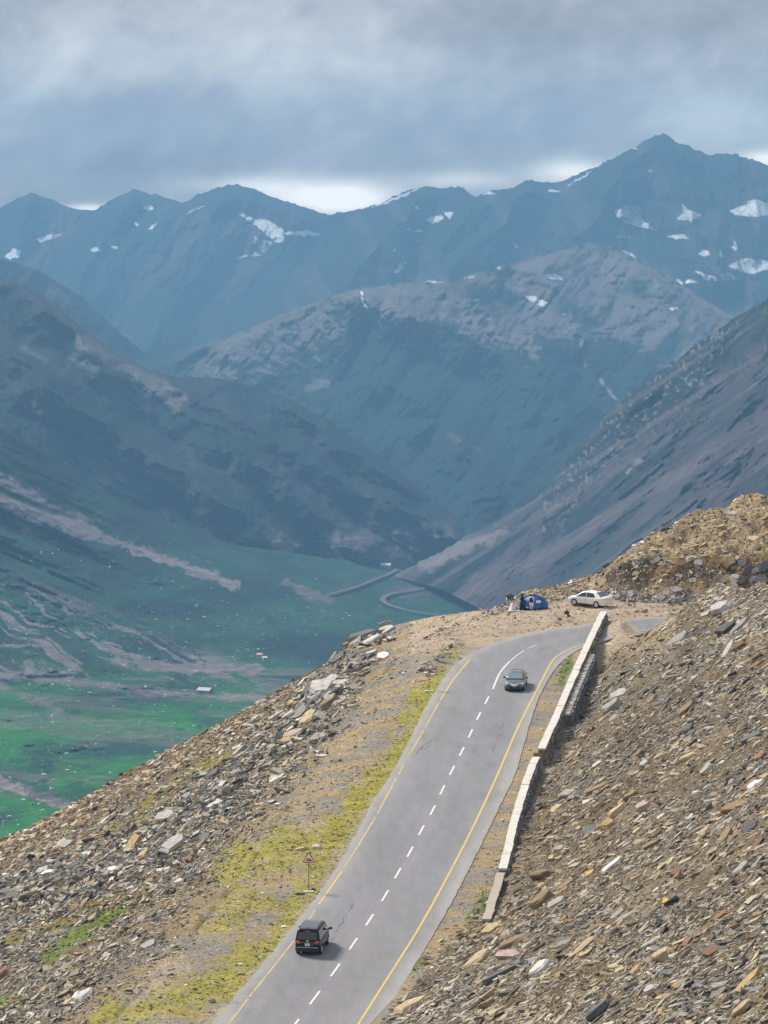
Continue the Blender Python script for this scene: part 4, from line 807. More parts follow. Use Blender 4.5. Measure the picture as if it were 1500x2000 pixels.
# pile of bigger grey blocks along the shoulder, past counting
n = 60000; P, px, py = field(n, -0.088, 0.02, 320, 496, rg); xl = extrap(P[:, 1], RL)
pl = blob(px, py, [(665, 1320), (600, 1400), (520, 1490), (420, 1570), (300, 1650), (150, 1715), (-20, 1765)], 46, 171, 0.6); pl = np.maximum(pl, 0.9 * blob(px, py, [(740, 1243), (690, 1282)], 24, 177)); pl = np.maximum(pl, 0.9 * blob(px, py, [(905, 1262), (870, 1285), (840, 1312)], 15, 178))
pl = np.maximum(pl, 1.3 * blob(px, py, [(665, 1325), (600, 1395)], 38, 172, 0.6)); keep = (rg.random(n) < pl * 0.55) & (xl - P[:, 0] > 1.5) & (P[:, 1] < np.interp(P[:, 0] / P[:, 1], S_sl, Y_sl) + 0.5); P, px, py = P[keep], px[keep], py[keep]
lay('rubble', P, px, py, W_PILE, 0.35, 1.5, 'heap of grey slate blocks along the shoulder of the slope', rg, 0.45, 0.8, (0.2, 0.6), 2.4)
# far bank and lay-by
P, px, py = field(330000, 0.0, 0.085, 440, 560, rg); keep = (py < 1245) & (px > 790) & (px < 1530) & road_clear(P[:, 0], P[:, 1], 0.2) & (py > np.interp(px, *poly(RIDGE)) - 2)
flat_ = (py > np.interp(px, *poly(BASE), left=1192) + 2); onroad = flat_ & (py > np.interp(px, *poly(ROAD_L[13:])) - 1) & (py < np.interp(px, *poly(ROAD_R[14:])) + 2) & (px > 900); keep &= ~onroad & (rg.random(len(P)) < np.where(flat_, 0.05, 0.42)); P, px, py = P[keep], px[keep], py[keep]
lay('rubble', P, px, py, W_BANK, 0.09, 0.7, 'ochre stone rubble over the cut bank and lay-by', rg, 0.45, 1.2, (0.2, 0.6), 1.9)
# toe of the cut bank: fallen grey blocks
n = 700; x = rg.uniform(1165, 1340, n); y = np.interp(x, *poly(BASE)) - np.abs(rg.normal(0, 2.5, n)) + 1; P = on_plane(x, y, 0.0); P[:, 2] = near_z(P[:, 0], P[:, 1]); px, py, _ = proj(P)
lay('rubble', P, px, py, W_PILE, 0.2, 0.8, 'fallen grey blocks along the foot of the cut bank', rg, 0.4, 1.2, (0.25, 0.6), 2.2)
# gravel crumbs on the verges
P, px, py = field(60000, -0.05, 0.05, 300, 470, rg); xl = extrap(P[:, 1], RL); xr = extrap(P[:, 1], RR); wx = wall_x(P[:, 1]); keep = (((xl - P[:, 0] > 0) & (xl - P[:, 0] < 9)) | ((P[:, 0] > xr) & (P[:, 0] < extrap(P[:, 1], TO)))) & road_clear(P[:, 0], P[:, 1], 0.0) & (P[:, 1] < 468); P, px, py = P[keep], px[keep], py[keep]
lay('gravel', P, px, py, np.array([20, 20, 8, 3, 20, 10, 5, 2, 14, 18.0]), 0.05, 0.36, 'gravel and chippings scattered over the road verges', rg, 0.2, 1.5, (0.2, 0.6), 2.3)
# grass: low cushions
m, nt, b = new_mat('cushion_grass'); a = nt.nodes.new('ShaderNodeAttribute'); a.attribute_type = 'INSTANCER'; a.attribute_name = 'tint'; nt.links.new(a.outputs['Color'], b.inputs['Base Color']); b.inputs['Roughness'].default_value = 0.9; b.inputs['Specular IOR Level'].default_value = 0.1
TREE_GRASS = scatter_tree('scatter_grass', m, 5, 0.45)
P, px, py = field(260000, -0.09, 0.06, 300, 500, rg); gm_, gk = grass_mask(px, py); keep = (rg.random(len(P)) < gm_ * 0.4 * sstep(0.34, 0.6, fbm(P[:, 0] * 1.1, P[:, 1] * 0.5, 181, 4))) & road_clear(P[:, 0], P[:, 1], -0.05); P, gk = P[keep], gk[keep]; n = len(P)
sz = np.stack([rg.uniform(0.04, 0.12, n), rg.uniform(0.04, 0.12, n), rg.uniform(0.012, 0.03, n)], -1); tall = rg.random(n) < 0.05; sz[tall] = np.stack([rg.uniform(0.05, 0.1, tall.sum()), rg.uniform(0.05, 0.1, tall.sum()), rg.uniform(0.06, 0.13, tall.sum())], -1); P[:, 2] += sz[:, 2] * 0.3
scatter('grass', P, frames(P, np.stack([np.cos(sz[:, 0] * 90), np.sin(sz[:, 0] * 90)], -1), 0.2, rg), sz, np.array(GCOL)[gk] * rg.uniform(0.7, 1.3, (n, 1)), TREE_GRASS, 'short yellow-green turf on the verge and slope'); bpy.data.objects['grass']['category'] = 'grass'
# pale boulders dotted over the valley floor
n = 2600; x = rg.uniform(0, 760, n); y = rg.uniform(1050, 1620, n); keep = (y > np.interp(x, *poly(A_TOP)) + 40) & (rg.random(n) < 0.25 + 0.75 * sstep(0.45, 0.6, fbm(x / 60, y / 30, 191, 3))); x, y = x[keep], y[keep]; P = valley_pt(x, y); n = len(P); L = 0.35 + 1.0 * rg.random(n) ** 3
scatter('boulders', P, rg.uniform(-0.3, 3, (n, 3)) * np.array([0.1, 0.1, 1]), np.stack([L, L * 0.8, L * 0.6], -1), np.array([[0.5, 0.47, 0.46]]) * rg.uniform(0.6, 1.3, (n, 1)), TREE_STONE, 'pale boulders dotted over the green valley floor')

# ------------------------------------------------------------------ the largest slabs, one object each
def slab_mesh(k):
    r = random.Random(900 + k); n = r.choice((5, 6, 6, 7)); pts = []
    for i in range(n):
        a = 2 * math.pi * (i + r.uniform(-0.28, 0.28)) / n; q = 1.0 / max(abs(math.cos(a)), abs(math.sin(a)), 0.72) * r.uniform(0.82, 1.02); pts.append((q * math.cos(a) * 0.86, q * math.sin(a) * 0.86))
    V = []; lv = ((-1, 0.9), (-0.15, 1.0), (0.55, r.uniform(0.9, 0.99)), (1, r.uniform(0.74, 0.88))); ox, oy = r.uniform(-.12, .12), r.uniform(-.12, .12); tz = (r.uniform(-.3, .3), r.uniform(-.25, .25))
    for li, (z, s) in enumerate(lv):
        for (x, y) in pts:
            j = 1 + r.uniform(-0.06, 0.06); xx = x * s * j + ox * z; yy = y * s * j + oy * z; V.append((xx, yy, z + (tz[0] * xx + tz[1] * yy) * (z > 0) + r.uniform(-.08, .08)))
    Fc = [tuple(range(n - 1, -1, -1)), tuple(range(3 * n, 4 * n))]
    for l in range(3): Fc += [(l * n + i, l * n + (i + 1) % n, (l + 1) * n + (i + 1) % n, (l + 1) * n + i) for i in range(n)]
    me = raw_mesh('rock', V, Fc); me.materials.append(M_ROCK); return me
SLABS = [slab_mesh(k) for k in range(18)]
rr = random.Random(77); rg2 = np.random.default_rng(99)
COLS = {'light grey': (0.42, 0.40, 0.365), 'grey': (0.30, 0.28, 0.24), 'dark grey': (0.115, 0.113, 0.11), 'tan': (0.40, 0.31, 0.185), 'ochre': (0.40, 0.27, 0.115), 'rust brown': (0.21, 0.115, 0.068), 'white': (0.60, 0.585, 0.54), 'brown': (0.23, 0.16, 0.088), 'yellow': (0.60, 0.36, 0.05), 'pink grey': (0.38, 0.29, 0.245)}
def place_rock(px, py, Lpx, Wpx, ang, colour, label, group=None, thick=0.3, name='rock'):
    """a slab on the ground seen at (px, py), about Lpx long at ang degrees from level"""
    G = ground_at(px, py); d = (G - C0) @ FW; s = F / d
    e = 0.4; zx = float(near_z(G[0] + e, G[1]) - near_z(G[0] - e, G[1])) / (2 * e); zy = float(near_z(G[0], G[1] + 1) - near_z(G[0], G[1] - 1)) / 2
    zx = max(-0.1, min(0.9, zx)); rel = max(0.12, (CZ - G[2]) / d + zy)
    a = R(ang); A_ = math.cos(a); B_ = (math.sin(a) - A_ * zx) / rel; B_ = max(-1.6, min(1.6, B_)); ax = Vector((A_, B_, A_ * zx + B_ * zy))
    n = Vector((-zx + rr.uniform(-.18, .18), -zy - rr.uniform(0.0, 0.35), 1)).normalized(); shown = math.hypot(A_, A_ * zx + B_ * rel) / ax.length
    ax = (ax - n * ax.dot(n)).normalized(); by = n.cross(ax)
    L = Lpx / s / max(shown, 0.5) / 2; W = min(Wpx / s * 0.85, L * 0.95); T = max(0.05, min(Wpx / s * thick, L * 0.6))
    o = bpy.data.objects.new(name, SLABS[rr.randrange(len(SLABS))]); COL.objects.link(o)
    M = Matrix((ax, by, n)).transposed().to_4x4(); M = M @ Matrix.Diagonal((L, W, T, 1)); M.translation = Vector(G) + n * T * 0.45; o.matrix_world = M
    c = COLS[colour]; k = rr.uniform(0.85, 1.15); o.color = (c[0] * k, c[1] * k, c[2] * k, 1); tag(o, label, 'rock', group); return o
LAND = [  # right scree
 (985, 1905, 130, 26, 32, 'dark grey', 'long dark grey slab lying in the scree low on the right slope'), (805, 1965, 90, 22, 30, 'tan', 'grey tan slab leading on from the long dark one near the road edge'),
 (1058, 1895, 36, 30, 40, 'white', 'whitish angular plate standing among brown stones low on the right slope'), (1276, 1938, 44, 34, 28, 'light grey', 'broad pale grey plate near the bottom of the right slope'),
 (1142, 1852, 100, 18, 36, 'tan', 'long straight tan slab crossing the middle of the right scree'), (1197, 1692, 66, 17, 34, 'white', 'long pale slab with a bright edge in the brown earth patch'),
 (1153, 1710, 17, 15, 60, 'ochre', 'small orange stone beside the long pale slab'), (1190, 1612, 30, 20, 25, 'ochre', 'ochre block in the middle of the right scree'), (1302, 1762, 15, 11, 30, 'yellow', 'bright yellow stone in the right scree'),
 (1342, 1842, 38, 18, 50, 'rust brown', 'dark red slab in the middle right scree'), (1322, 1706, 24, 16, 45, 'rust brown', 'small rusty slab upslope of the yellow stone'), (1468, 1618, 56, 18, 33, 'dark grey', 'dark slab near the right edge of the scree'),
 (1153, 1628, 34, 22, 35, 'dark grey', 'dark leaning slab just left of the ochre block'), (1168, 1543, 60, 19, 34, 'brown', 'long greenish brown slab high on the bare earth'), (1382, 1506, 40, 20, 36, 'light grey', 'pale slab with a dark underside high on the right scree'),
 (1476, 1536, 42, 17, 42, 'white', 'pale upright plate near the right edge of the scree'), (1310, 1685, 30, 15, 40, 'light grey', 'pale plate above the small rusty slab'), (1257, 1580, 34, 26, 30, 'pink grey', 'rounded pinkish tan block in the upper scree'),
 (1462, 1920, 110, 20, 40, 'ochre', 'very long ochre slab in the bottom right scree'), (1408, 1792, 44, 17, 35, 'rust brown', 'reddish slab right of the yellow stone'), (1470, 1443, 60, 18, 28, 'dark grey', 'dark ledge slab jutting out high on the right'),
 (1410, 1190, 44, 24, 20, 'light grey', 'light grey block on the crest of the right scree'), (1445, 1225, 70, 18, 40, 'grey', 'long grey slab slanting below the crest of the scree'), (1425, 1268, 50, 14, 45, 'light grey', 'pale grey slab second below the crest of the scree'),
 (1330, 1250, 40, 18, 40, 'grey', 'rounded grey slab on the upper scree above the road bend'), (1172, 1158, 34, 16, -8, 'rust brown', 'big rust brown boulder behind the cream car'),
 (1000, 1868, 60, 22, 25, 'pink grey', 'pinkish slab at the toe of the scree below the bare wall stub'), (965, 1818, 40, 24, 20, 'tan', 'flat tan slab at the end of the bare wall stub'), (1450, 1700, 50, 20, 40, 'grey', 'grey slab lying across the fall line at the right edge'),
 # below the road
 (260, 1653, 50, 20, 48, 'ochre', 'ochre brown boulder slab in the grey heap below the road'), (342, 1650, 72, 24, 42, 'light grey', 'large pale slab leaning in the grey heap below the road'), (325, 1597, 44, 22, 18, 'light grey', 'light grey block on top of the heap below the road'),
 (224, 1701, 28, 18, 5, 'white', 'whitish rounded stone at the foot of the grey heap'), (99, 1709, 34, 18, 8, 'white', 'pale squared block low in the grey heap'), (131, 1652, 26, 18, 5, 'grey', 'small grey cube of rock alone on the reddish slope'),
 (416, 1513, 40, 16, 26, 'dark grey', 'dark flat slab at the upper edge of the grey heap'), (422, 1574, 56, 18, 28, 'light grey', 'broad pale flat slab in the middle of the grey heap'), (368, 1683, 24, 14, 40, 'rust brown', 'red brown stone below the large pale slab'),
 (750, 1286, 20, 20, 70, 'white', 'upright pale boulder on the brow below the lay-by'), (628, 1350, 62, 34, 20, 'light grey', 'large light block in the rock pile on the shoulder'), (644, 1378, 46, 28, 24, 'brown', 'brown block beneath the large light one in the rock pile'),
 (712, 1246, 84, 26, 20, 'dark grey', 'long dark slab on the skyline of the shoulder'), (758, 1230, 44, 14, 12, 'light grey', 'flat pale slab on the skyline above the long dark one'), (572, 1440, 50, 24, 35, 'pink grey', 'smooth pinkish slab face below the rock pile'), (590, 1395, 50, 20, 35, 'grey', 'grey slab leaning beneath the rock pile'),
 (540, 1402, 46, 18, 35, 'light grey', 'pale slab at the shoulder left of the rock pile'), (585, 1747, 26, 10, 4, 'dark grey', 'dark flat stone on the verge left of the lower sign'), (618, 1656, 14, 13, 80, 'light grey', 'upright grey stone on the verge above the lower sign'), (586, 1660, 30, 9, 5, 'tan', 'flat tan stone on the verge behind the lower sign'),
 (874, 1296, 34, 7, -12, 'dark grey', 'dark flat slab by the upper sign'), (825, 1330, 36, 12, 12, 'tan', 'tan slab just below the upper sign'), (165, 1945, 46, 18, 45, 'light grey', 'pale pointed slab at the bottom left'), (290, 1848, 44, 14, 30, 'light grey', 'pale slab with streaks on the lower slope'),
 (8, 1905, 34, 26, 10, 'rust brown', 'reddish boulder at the left edge of the lower slope'), (15, 1745, 40, 18, 10, 'dark grey', 'dark boulder at the left end of the grey heap')]
for a in LAND: place_rock(*a)
GRP = []
def many(n, sampler, region, cols, lo, hi, ang):
    for _ in range(n):
        x, y = sampler(); c = rr.choice(cols); L = lo + (hi - lo) * rr.random() ** 1.8
        q = rr.uniform(0.28, 0.6); sz = 'small' if L < lo + 0.22 * (hi - lo) else ('large' if L > lo + 0.55 * (hi - lo) else 'middling'); form = 'narrow' if q < 0.38 else ('broad' if q > 0.5 else 'plain')
        reg = region(x, y) if callable(region) else region
        place_rock(x, y, L, L * q, rr.gauss(*ang), c, f'{sz} {form} {c} slab {reg}', f'{sz} {form} {c} slabs {reg}')
def along(pts, w):
    def f():
        k = rr.randrange(len(pts) - 1); u = rr.random(); a, b = pts[k], pts[k + 1]; return a[0] + (b[0] - a[0]) * u + rr.gauss(0, w), a[1] + (b[1] - a[1]) * u + rr.gauss(0, w)
    return f
def in_scree():
    while True:
        x, y = rr.uniform(860, 1500), rr.uniform(1220, 1995)
        tx = np.interp(-y, [-p[1] for p in TOE], [p[0] for p in TOE]); 
        if x > tx + 25 and y > np.interp(x, *poly(CREST), left=1230) + 12: return x, y
def scree_region(x, y):
    if y < 1400: return 'in the scree beside the upper parapet' if x < 1280 else 'high on the scree below its crest'
    if y < 1700: return 'in the scree beside the lower parapet' if x < 1230 else 'in the upper scree near the picture edge'
    return 'in the scree beside the road end' if x < 1180 else 'in the lowest scree far from the road'
def heap_region(x, y): return 'in the heap under the rock pile' if x > 480 else ('in the middle of the heap below the road' if x > 240 else 'at the low end of the heap below the road')
many(82, in_scree, scree_region, ['grey', 'grey', 'light grey', 'dark grey', 'dark grey', 'tan', 'tan', 'brown', 'brown', 'rust brown'], 16, 62, (34, 9))
many(82, along([(655, 1335), (560, 1440), (430, 1560), (300, 1645), (150, 1715), (10, 1765)], 26), heap_region, ['grey', 'grey', 'light grey', 'light grey', 'dark grey', 'tan', 'pink grey'], 14, 40, (32, 16))
many(36, along([(745, 1240), (680, 1290), (640, 1345), (610, 1380)], 13), 'on the skyline shoulder', ['grey', 'grey', 'dark grey', 'dark grey', 'light grey', 'brown'], 18, 48, (24, 14))
def on_bank():
    while True:
        x, y = rr.uniform(1200, 1490), rr.uniform(1000, 1140)
        if y > np.interp(x, *poly(RIDGE)) + 14: return x, y
many(20, on_bank, 'on the ochre bank behind the bend', ['tan', 'ochre', 'grey', 'light grey'], 10, 24, (8, 14))
many(18, lambda: (rr.uniform(1215, 1330), rr.uniform(1150, 1178)), 'fallen at the foot of the cut bank', ['grey', 'light grey', 'tan'], 10, 24, (10, 16))

def dark_ledge():
    x = rr.uniform(1395, 1498); return x, rr.uniform(1100, 1138)
many(22, dark_ledge, 'in the dark ledges behind the crest of the scree', ['dark grey', 'dark grey', 'grey', 'brown'], 18, 44, (24, 8))
many(14, lambda: (rr.uniform(1190, 1400), rr.uniform(1094, 1106)), 'under the turf lip of the cut bank', ['dark grey', 'brown', 'grey'], 10, 24, (4, 14))
# where slabs of one look lie close together, tell them apart by their order
byl = {}
for o in bpy.data.objects:
    if o.parent is None and o.name.split('.')[0] == 'rock': byl.setdefault(o['label'], []).append(o)
CARD = ['', '', 'two', 'three', 'four', 'five', 'six', 'seven', 'eight']; ORD = ['', 'second', 'third', 'fourth', 'fifth', 'sixth', 'seventh']
for lb, os_ in byl.items():
    n = len(os_)
    if n < 2 or n > 8: continue
    lb_ = lb.replace('upper scree near the picture edge', 'upper scree').replace('in the dark ledges behind', 'in ledges behind').replace('in the middle of the heap below the road', 'amid the heap below the road').replace('on the ochre bank behind the bend', 'on the ochre bank').replace('in the lowest scree far from the road', 'in the lowest scree').replace('at the low end of the heap below the road', 'at the low end of the heap').replace('in the heap under the rock pile', 'under the rock pile').replace('fallen at the foot of the cut bank', 'at the foot of the cut bank').replace('under the turf lip of the cut bank', 'under the bank turf lip')
    os_.sort(key=lambda o: float(proj(np.array(o.matrix_basis.translation))[0]))
    for i, o in enumerate(os_): o['label'] = lb_ + (', leftmost' if i == 0 else ', rightmost' if i == n - 1 else f', {ORD[i]} from left')
# ------------------------------------------------------------------ vehicles
def mb_build(name, parts, mat, parent, smooth=False):
    """parts: list of (verts, faces) joined into one mesh"""
    V, Fc = [], []
    for v, f in parts:
        b = len(V); V += list(v); Fc += [tuple(b + i for i in q) for q in f]
    return put(name, raw_mesh(name, V, Fc, smooth), mat, parent)
def loft(secs, caps=True):
    n = len(secs[0]); V = [p for s in secs for p in s]; Fc = []
    for k in range(len(secs) - 1):
        for i in range(n): Fc.append((k * n + i, (k + 1) * n + i, (k + 1) * n + (i + 1) % n, k * n + (i + 1) % n))
    if caps: Fc.append(tuple(range(n))); Fc.append(tuple(range((len(secs) - 1) * n + n - 1, (len(secs) - 1) * n - 1, -1)))
    return V, Fc
def ring_sec(x, half):
    """half: list of (y, z) from the bottom centre round to the top centre"""
    return [(x, y, z) for (y, z) in half] + [(x, -y, z) for (y, z) in reversed(half) if y > 1e-6]
def cyl(c, r, w, n=20, axis='y', r2=None):
    V = []; r2 = r if r2 is None else r2
    for s, q in ((-w / 2, r), (w / 2, r2)):
        for i in range(n):
            a = 2 * math.pi * i / n; p = (q * math.cos(a), s, q * math.sin(a)) if axis == 'y' else ((s, q * math.cos(a), q * math.sin(a)) if axis == 'x' else (q * math.cos(a), q * math.sin(a), s)); V.append((c[0] + p[0], c[1] + p[1], c[2] + p[2]))
    Fc = [(i, (i + 1) % n, n + (i + 1) % n, n + i) for i in range(n)] + [tuple(range(n - 1, -1, -1)), tuple(range(n, 2 * n))]; return V, Fc
def bx(c, s):
    V = [(c[0] + sx * s[0] / 2, c[1] + sy * s[1] / 2, c[2] + sz * s[2] / 2) for sz in (-1, 1) for (sx, sy) in ((-1, -1), (1, -1), (1, 1), (-1, 1))]
    return V, [(0, 3, 2, 1), (4, 5, 6, 7), (0, 1, 5, 4), (1, 2, 6, 5), (2, 3, 7, 6), (3, 0, 4, 7)]
def panel(pts, n, th=0.012):
    """thin plate through pts (closed polygon), thickened outward along n"""
    n = Vector(n).normalized() * th; k = len(pts); V = [tuple(p) for p in pts] + [tuple(Vector(p) + n) for p in pts]
    return V, [tuple(range(k - 1, -1, -1)), tuple(range(k, 2 * k))] + [(i, (i + 1) % k, k + (i + 1) % k, k + i) for i in range(k)]
M_TYRE = flat('tyre_rubber', (0.02, 0.02, 0.02), 0.9); M_RIM = flat('silver_alloy', (0.72, 0.72, 0.74), 0.3, 0.5); M_ARCH = flat('wheel_arch', (0.012, 0.012, 0.012), 0.95); M_GLASS = glass_mat('tinted_glass'); M_GLASSC = glass_mat('sky_painted_glass', (0.20, 0.25, 0.265)); M_BPLAS = flat('black_plastic', (0.02, 0.02, 0.022), 0.55); M_CHROME = flat('chrome_trim', (0.75, 0.76, 0.78), 0.15, 0.9); M_PLATE = flat('number_plate_white', (0.78, 0.78, 0.76), 0.5); M_TAIL = flat('tail_lamp_red', (0.75, 0.02, 0.035), 0.2, coat=0.5); M_TAILL = flat('tail_lamp_clear', (0.75, 0.35, 0.35), 0.2, coat=0.5); M_LAMP = flat('headlamp_clear', (0.86, 0.87, 0.88), 0.2, coat=0.8)  # M_GLASSC: pale sky reflection put into the glass base colour
def wheel(root, x, y, r, w, side):
    wv = empty('wheel', (x, y, r)); wv.parent = root
    mb_build('tyre', [cyl((0, 0, 0), r, w, 28)], M_TYRE, wv, False)
    sp = [cyl((0, side * (w / 2 + 0.004), 0), r * 0.68, 0.02, 24), cyl((0, side * (w / 2 + 0.02), 0), r * 0.16, 0.02, 12)]
    for k in range(5):
        a = 2 * math.pi * k / 5; c, s_ = math.cos(a), math.sin(a); q = [(-0.035, 0.1), (0.035, 0.1), (0.05, 0.62), (-0.05, 0.62)]
        pts = [(r * (u * c - v * s_) if 0 else (c * v * r - s_ * u), side * (w / 2 + 0.014), s_ * v * r + c * u) for (u, v) in q]; sp.append(panel(pts, (0, side, 0), 0.012))
    mb_build('rim', sp, M_RIM, wv); return wv
def arch(x, y, r, side): return cyl((x, y, r * 0.98), r * 1.13, 0.02, 26)
def make_van():
    root = empty('black_minivan', (0, 0, 0)); paint = flat('black_van_paint', (0.006, 0.006, 0.007), 0.3, coat=0.1, spec=0.25); roofp = flat('grey_van_roof', (0.055, 0.058, 0.062), 0.3, coat=0.6)
    # x forward, y left, z up; 4.45 long, 1.74 wide, 1.9 high
    W = 0.87; S_ = []
    for x, zt, w, zb in ((-2.2, 1.02, 0.80, 0.34), (-2.14, 1.05, 0.855, 0.26), (-1.9, 1.07, W, 0.24), (0, 1.05, W, 0.24), (1.2, 1.03, W, 0.24), (1.75, 0.96, 0.85, 0.25), (2.05, 0.82, 0.80, 0.28), (2.22, 0.66, 0.68, 0.36)):
        S_.append(ring_sec(x, [(0, zb), (w * 0.9, zb), (w * 0.985, zb + 0.1), (w, zb + 0.3), (w, (zt + zb) / 2 + 0.12), (w * 0.985, zt - 0.04), (w * 0.95, zt), (0, zt + 0.01)]))
    mb_build('body', [loft(S_)], paint, root, True)
    C_ = []
    prof = ((-2.19, 1.03, 1.05), (-2.16, 1.0, 1.45), (-2.10, 1.0, 1.72), (-2.0, 1.0, 1.845), (-1.8, 1.0, 1.885), (0.0, 1.0, 1.895), (0.6, 1.0, 1.86), (0.95, 1.0, 1.74), (1.35, 0.98, 1.38), (1.72, 0.95, 0.99))
    def side(x, v, zt, wb=0.86, wt=0.70): z = 1.0 + v * (zt - 1.0); return wb + (wt - wb) * (v ** 1.15) * min(1, (zt - 1.0) / 0.85), z
    for x, zb, zt in prof:
        h = [(0, 0.98)]
        for v in (0.0, 0.3, 0.62, 0.86): h.append(side(x, v, zt))
        y1, z1 = side(x, 0.97, zt); h += [(y1 - 0.05, z1 + 0.01), (max(y1 - 0.22, 0.02), zt)] + [(0, zt + 0.015)]
        C_.append(ring_sec(x, h))
    mb_build('cabin', [loft(C_)], paint, root, True)
    # roof skin
    rf = [[(x, -yy, z + 0.006) for yy in (0.60, 0.3, 0)] + [(x, yy, z + 0.006) for yy in (0.3, 0.60)] for x, z in ((-1.97, 1.862), (-1.7, 1.898), (-0.8, 1.906), (0.0, 1.908), (0.6, 1.872))]
    V = [p for s in rf for p in s]; n = 5; Fc = [(k * n + i, k * n + i + 1, (k + 1) * n + i + 1, (k + 1) * n + i) for k in range(4) for i in range(4)]; mb_build('roof', [(V, Fc), ([(a, b, c + 0.001) for a, b, c in V], [f[::-1] for f in Fc])], roofp, root, True)
    # rear window and tailgate
    mb_build('rear_window', [panel([(-2.185, -0.70, 1.13), (-2.12, -0.62, 1.66), (-2.12, 0.62, 1.66), (-2.185, 0.70, 1.13)], (-1, 0, 0.12), 0.02)], M_GLASS, root)
    mb_build('rear_spoiler', [panel([(-2.15, -0.62, 1.76), (-2.03, -0.60, 1.85), (-2.03, 0.60, 1.85), (-2.15, 0.62, 1.76)], (-0.6, 0, 0.8), 0.035)], paint, root)
    mb_build('brake_light', [bx((-2.165, 0, 1.735), (0.02, 0.3, 0.03))], M_TAILL, root)
    for s in (-1, 1):
        tl = mb_build('tail_light', [panel([(-2.19, s * 0.40, 0.94), (-2.20, s * 0.60, 0.84), (-2.16, s * 0.835, 0.84), (-2.15, s * 0.84, 1.06), (-2.19, s * 0.70, 1.08)], (-1, 0, 0), 0.03)], M_TAIL, root)
        mb_build('lens', [panel([(-2.21, s * 0.56, 0.97), (-2.20, s * 0.78, 0.99), (-2.19, s * 0.80, 1.05), (-2.21, s * 0.68, 1.055)], (-1, 0, 0), 0.02)], M_TAILL, tl)
        mb_build('reflector', [bx((-2.215, s * 0.68, 0.50), (0.03, 0.15, 0.09))], M_TAIL, root)
        for (x0, x1, xa, xb, nm) in ((0.15, 1.25, 0.2, 0.92, 'front_side_window'), (-0.95, 0.07, -0.95, 0.07, 'side_window'), (-1.95, -1.03, -1.9, -1.03, 'quarter_window')):
            yb, zb = side(0, 0.1, 1.88); yt, zt = side(0, 0.80, 1.88); zt2 = zt if nm != 'front_side_window' else 1.66
            mb_build(nm, [panel([(x0, s * (yb + 0.004), zb), (x1, s * (yb + 0.004), zb), (xb, s * (yt + 0.008 + (0.012 if nm[0] == 'f' else 0)), zt2), (xa, s * (yt + 0.008), zt)], (0, s, 0.2), 0.012)], M_GLASS, root)
        mr = mb_build('side_mirror', [bx((1.12, s * 0.93, 1.14), (0.08, 0.14, 0.06))], M_BPLAS, root)
        bm = bmesh.new(); bmesh.ops.create_icosphere(bm, subdivisions=2, radius=1.0)
        for v in bm.verts: v.co = (1.12 + v.co.x * 0.075, s * 1.07 + v.co.y * 0.14, 1.22 + v.co.z * 0.10)
        me = bpy.data.meshes.new('mirror_housing'); bm.to_mesh(me); bm.free(); put('mirror_housing', me, M_BPLAS, mr)
        mb_build('wheel_arch', [arch(x, s * (W - 0.003), 0.32, s) for x in (-1.42, 1.38)], M_ARCH, root)
        mb_build('door_handle', [bx((x, s * (W + 0.005), 0.93), (0.16, 0.025, 0.03)) for x in (0.15, -0.15)], M_BPLAS, root)
        mb_build('door_seam', [bx((x, s * (W - 0.004), 0.66), (0.012, 0.012, 0.7)) for x in (0.11, -0.99, 1.12)], M_ARCH, root)
        mb_build('headlight', [panel([(2.06, s * 0.45, 0.66), (2.0, s * 0.78, 0.70), (1.86, s * 0.83, 0.84), (2.02, s * 0.5, 0.78)], (1, 0, 0.3), 0.03)], M_LAMP, root)
        for x in (-1.42, 1.38): wheel(root, x, s * (W - 0.09), 0.32, 0.21, s)
    mb_build('windshield', [panel([(1.66, -0.72, 1.06), (1.66, 0.72, 1.06), (0.92, 0.60, 1.77), (0.92, -0.60, 1.77)], (0.7, 0, 0.7), 0.015)], M_GLASS, root)
    mb_build('chrome_strip', [bx((-2.235, 0, 0.60), (0.03, 1.5, 0.035))], M_CHROME, root)
    mb_build('tailgate_seam', [bx((-2.212, 0, 0.955), (0.012, 0.84, 0.012))], M_CHROME, root)
    mb_build('rear_bumper', [loft([[(-2.24 + (0.16 if abs(y) > 0.7 else 0), y, z) for z in (0.30, 0.57)] + [(-1.9, y, z) for z in (0.57, 0.30)] for y in (-0.87, -0.7, 0.7, 0.87)])], M_BPLAS, root)
    pl = mb_build('number_plate', [bx((-2.225, 0, 0.79), (0.02, 0.36, 0.19))], M_PLATE, root)
    fnt = text_mesh('plate_letters', 'LE 748', 0.085); q = put('plate_letters', fnt, M_BPLAS, pl); q.rotation_euler = (R(90), 0, R(-90)); q.location = (-2.238, 0, 0.765)
    em = [cyl((-2.215, 0, 1.045), 0.075, 0.02, 20, 'x')]; mb_build('emblem', em, M_CHROME, root); mb_build('badge', [bx((-2.22, -0.34, 0.77), (0.02, 0.07, 0.04))], M_CHROME, root); mb_build('exhaust', [cyl((-2.2, 0.42, 0.25), 0.035, 0.22, 12, 'x')], M_CHROME, root); mb_build('wiper', [bx((-2.21, 0.16, 1.14), (0.015, 0.5, 0.015))], M_BPLAS, root)
    return root
def text_mesh(name, s, size):
    c = bpy.data.curves.new(name, 'FONT'); c.body = s; c.size = size; c.align_x = 'CENTER'; c.extrude = 0.002
    o = bpy.data.objects.new(name, c); COL.objects.link(o); dg = bpy.context.evaluated_depsgraph_get(); me = bpy.data.meshes.new_from_object(o.evaluated_get(dg)); bpy.data.objects.remove(o); bpy.data.curves.remove(c); me.name = name; return me
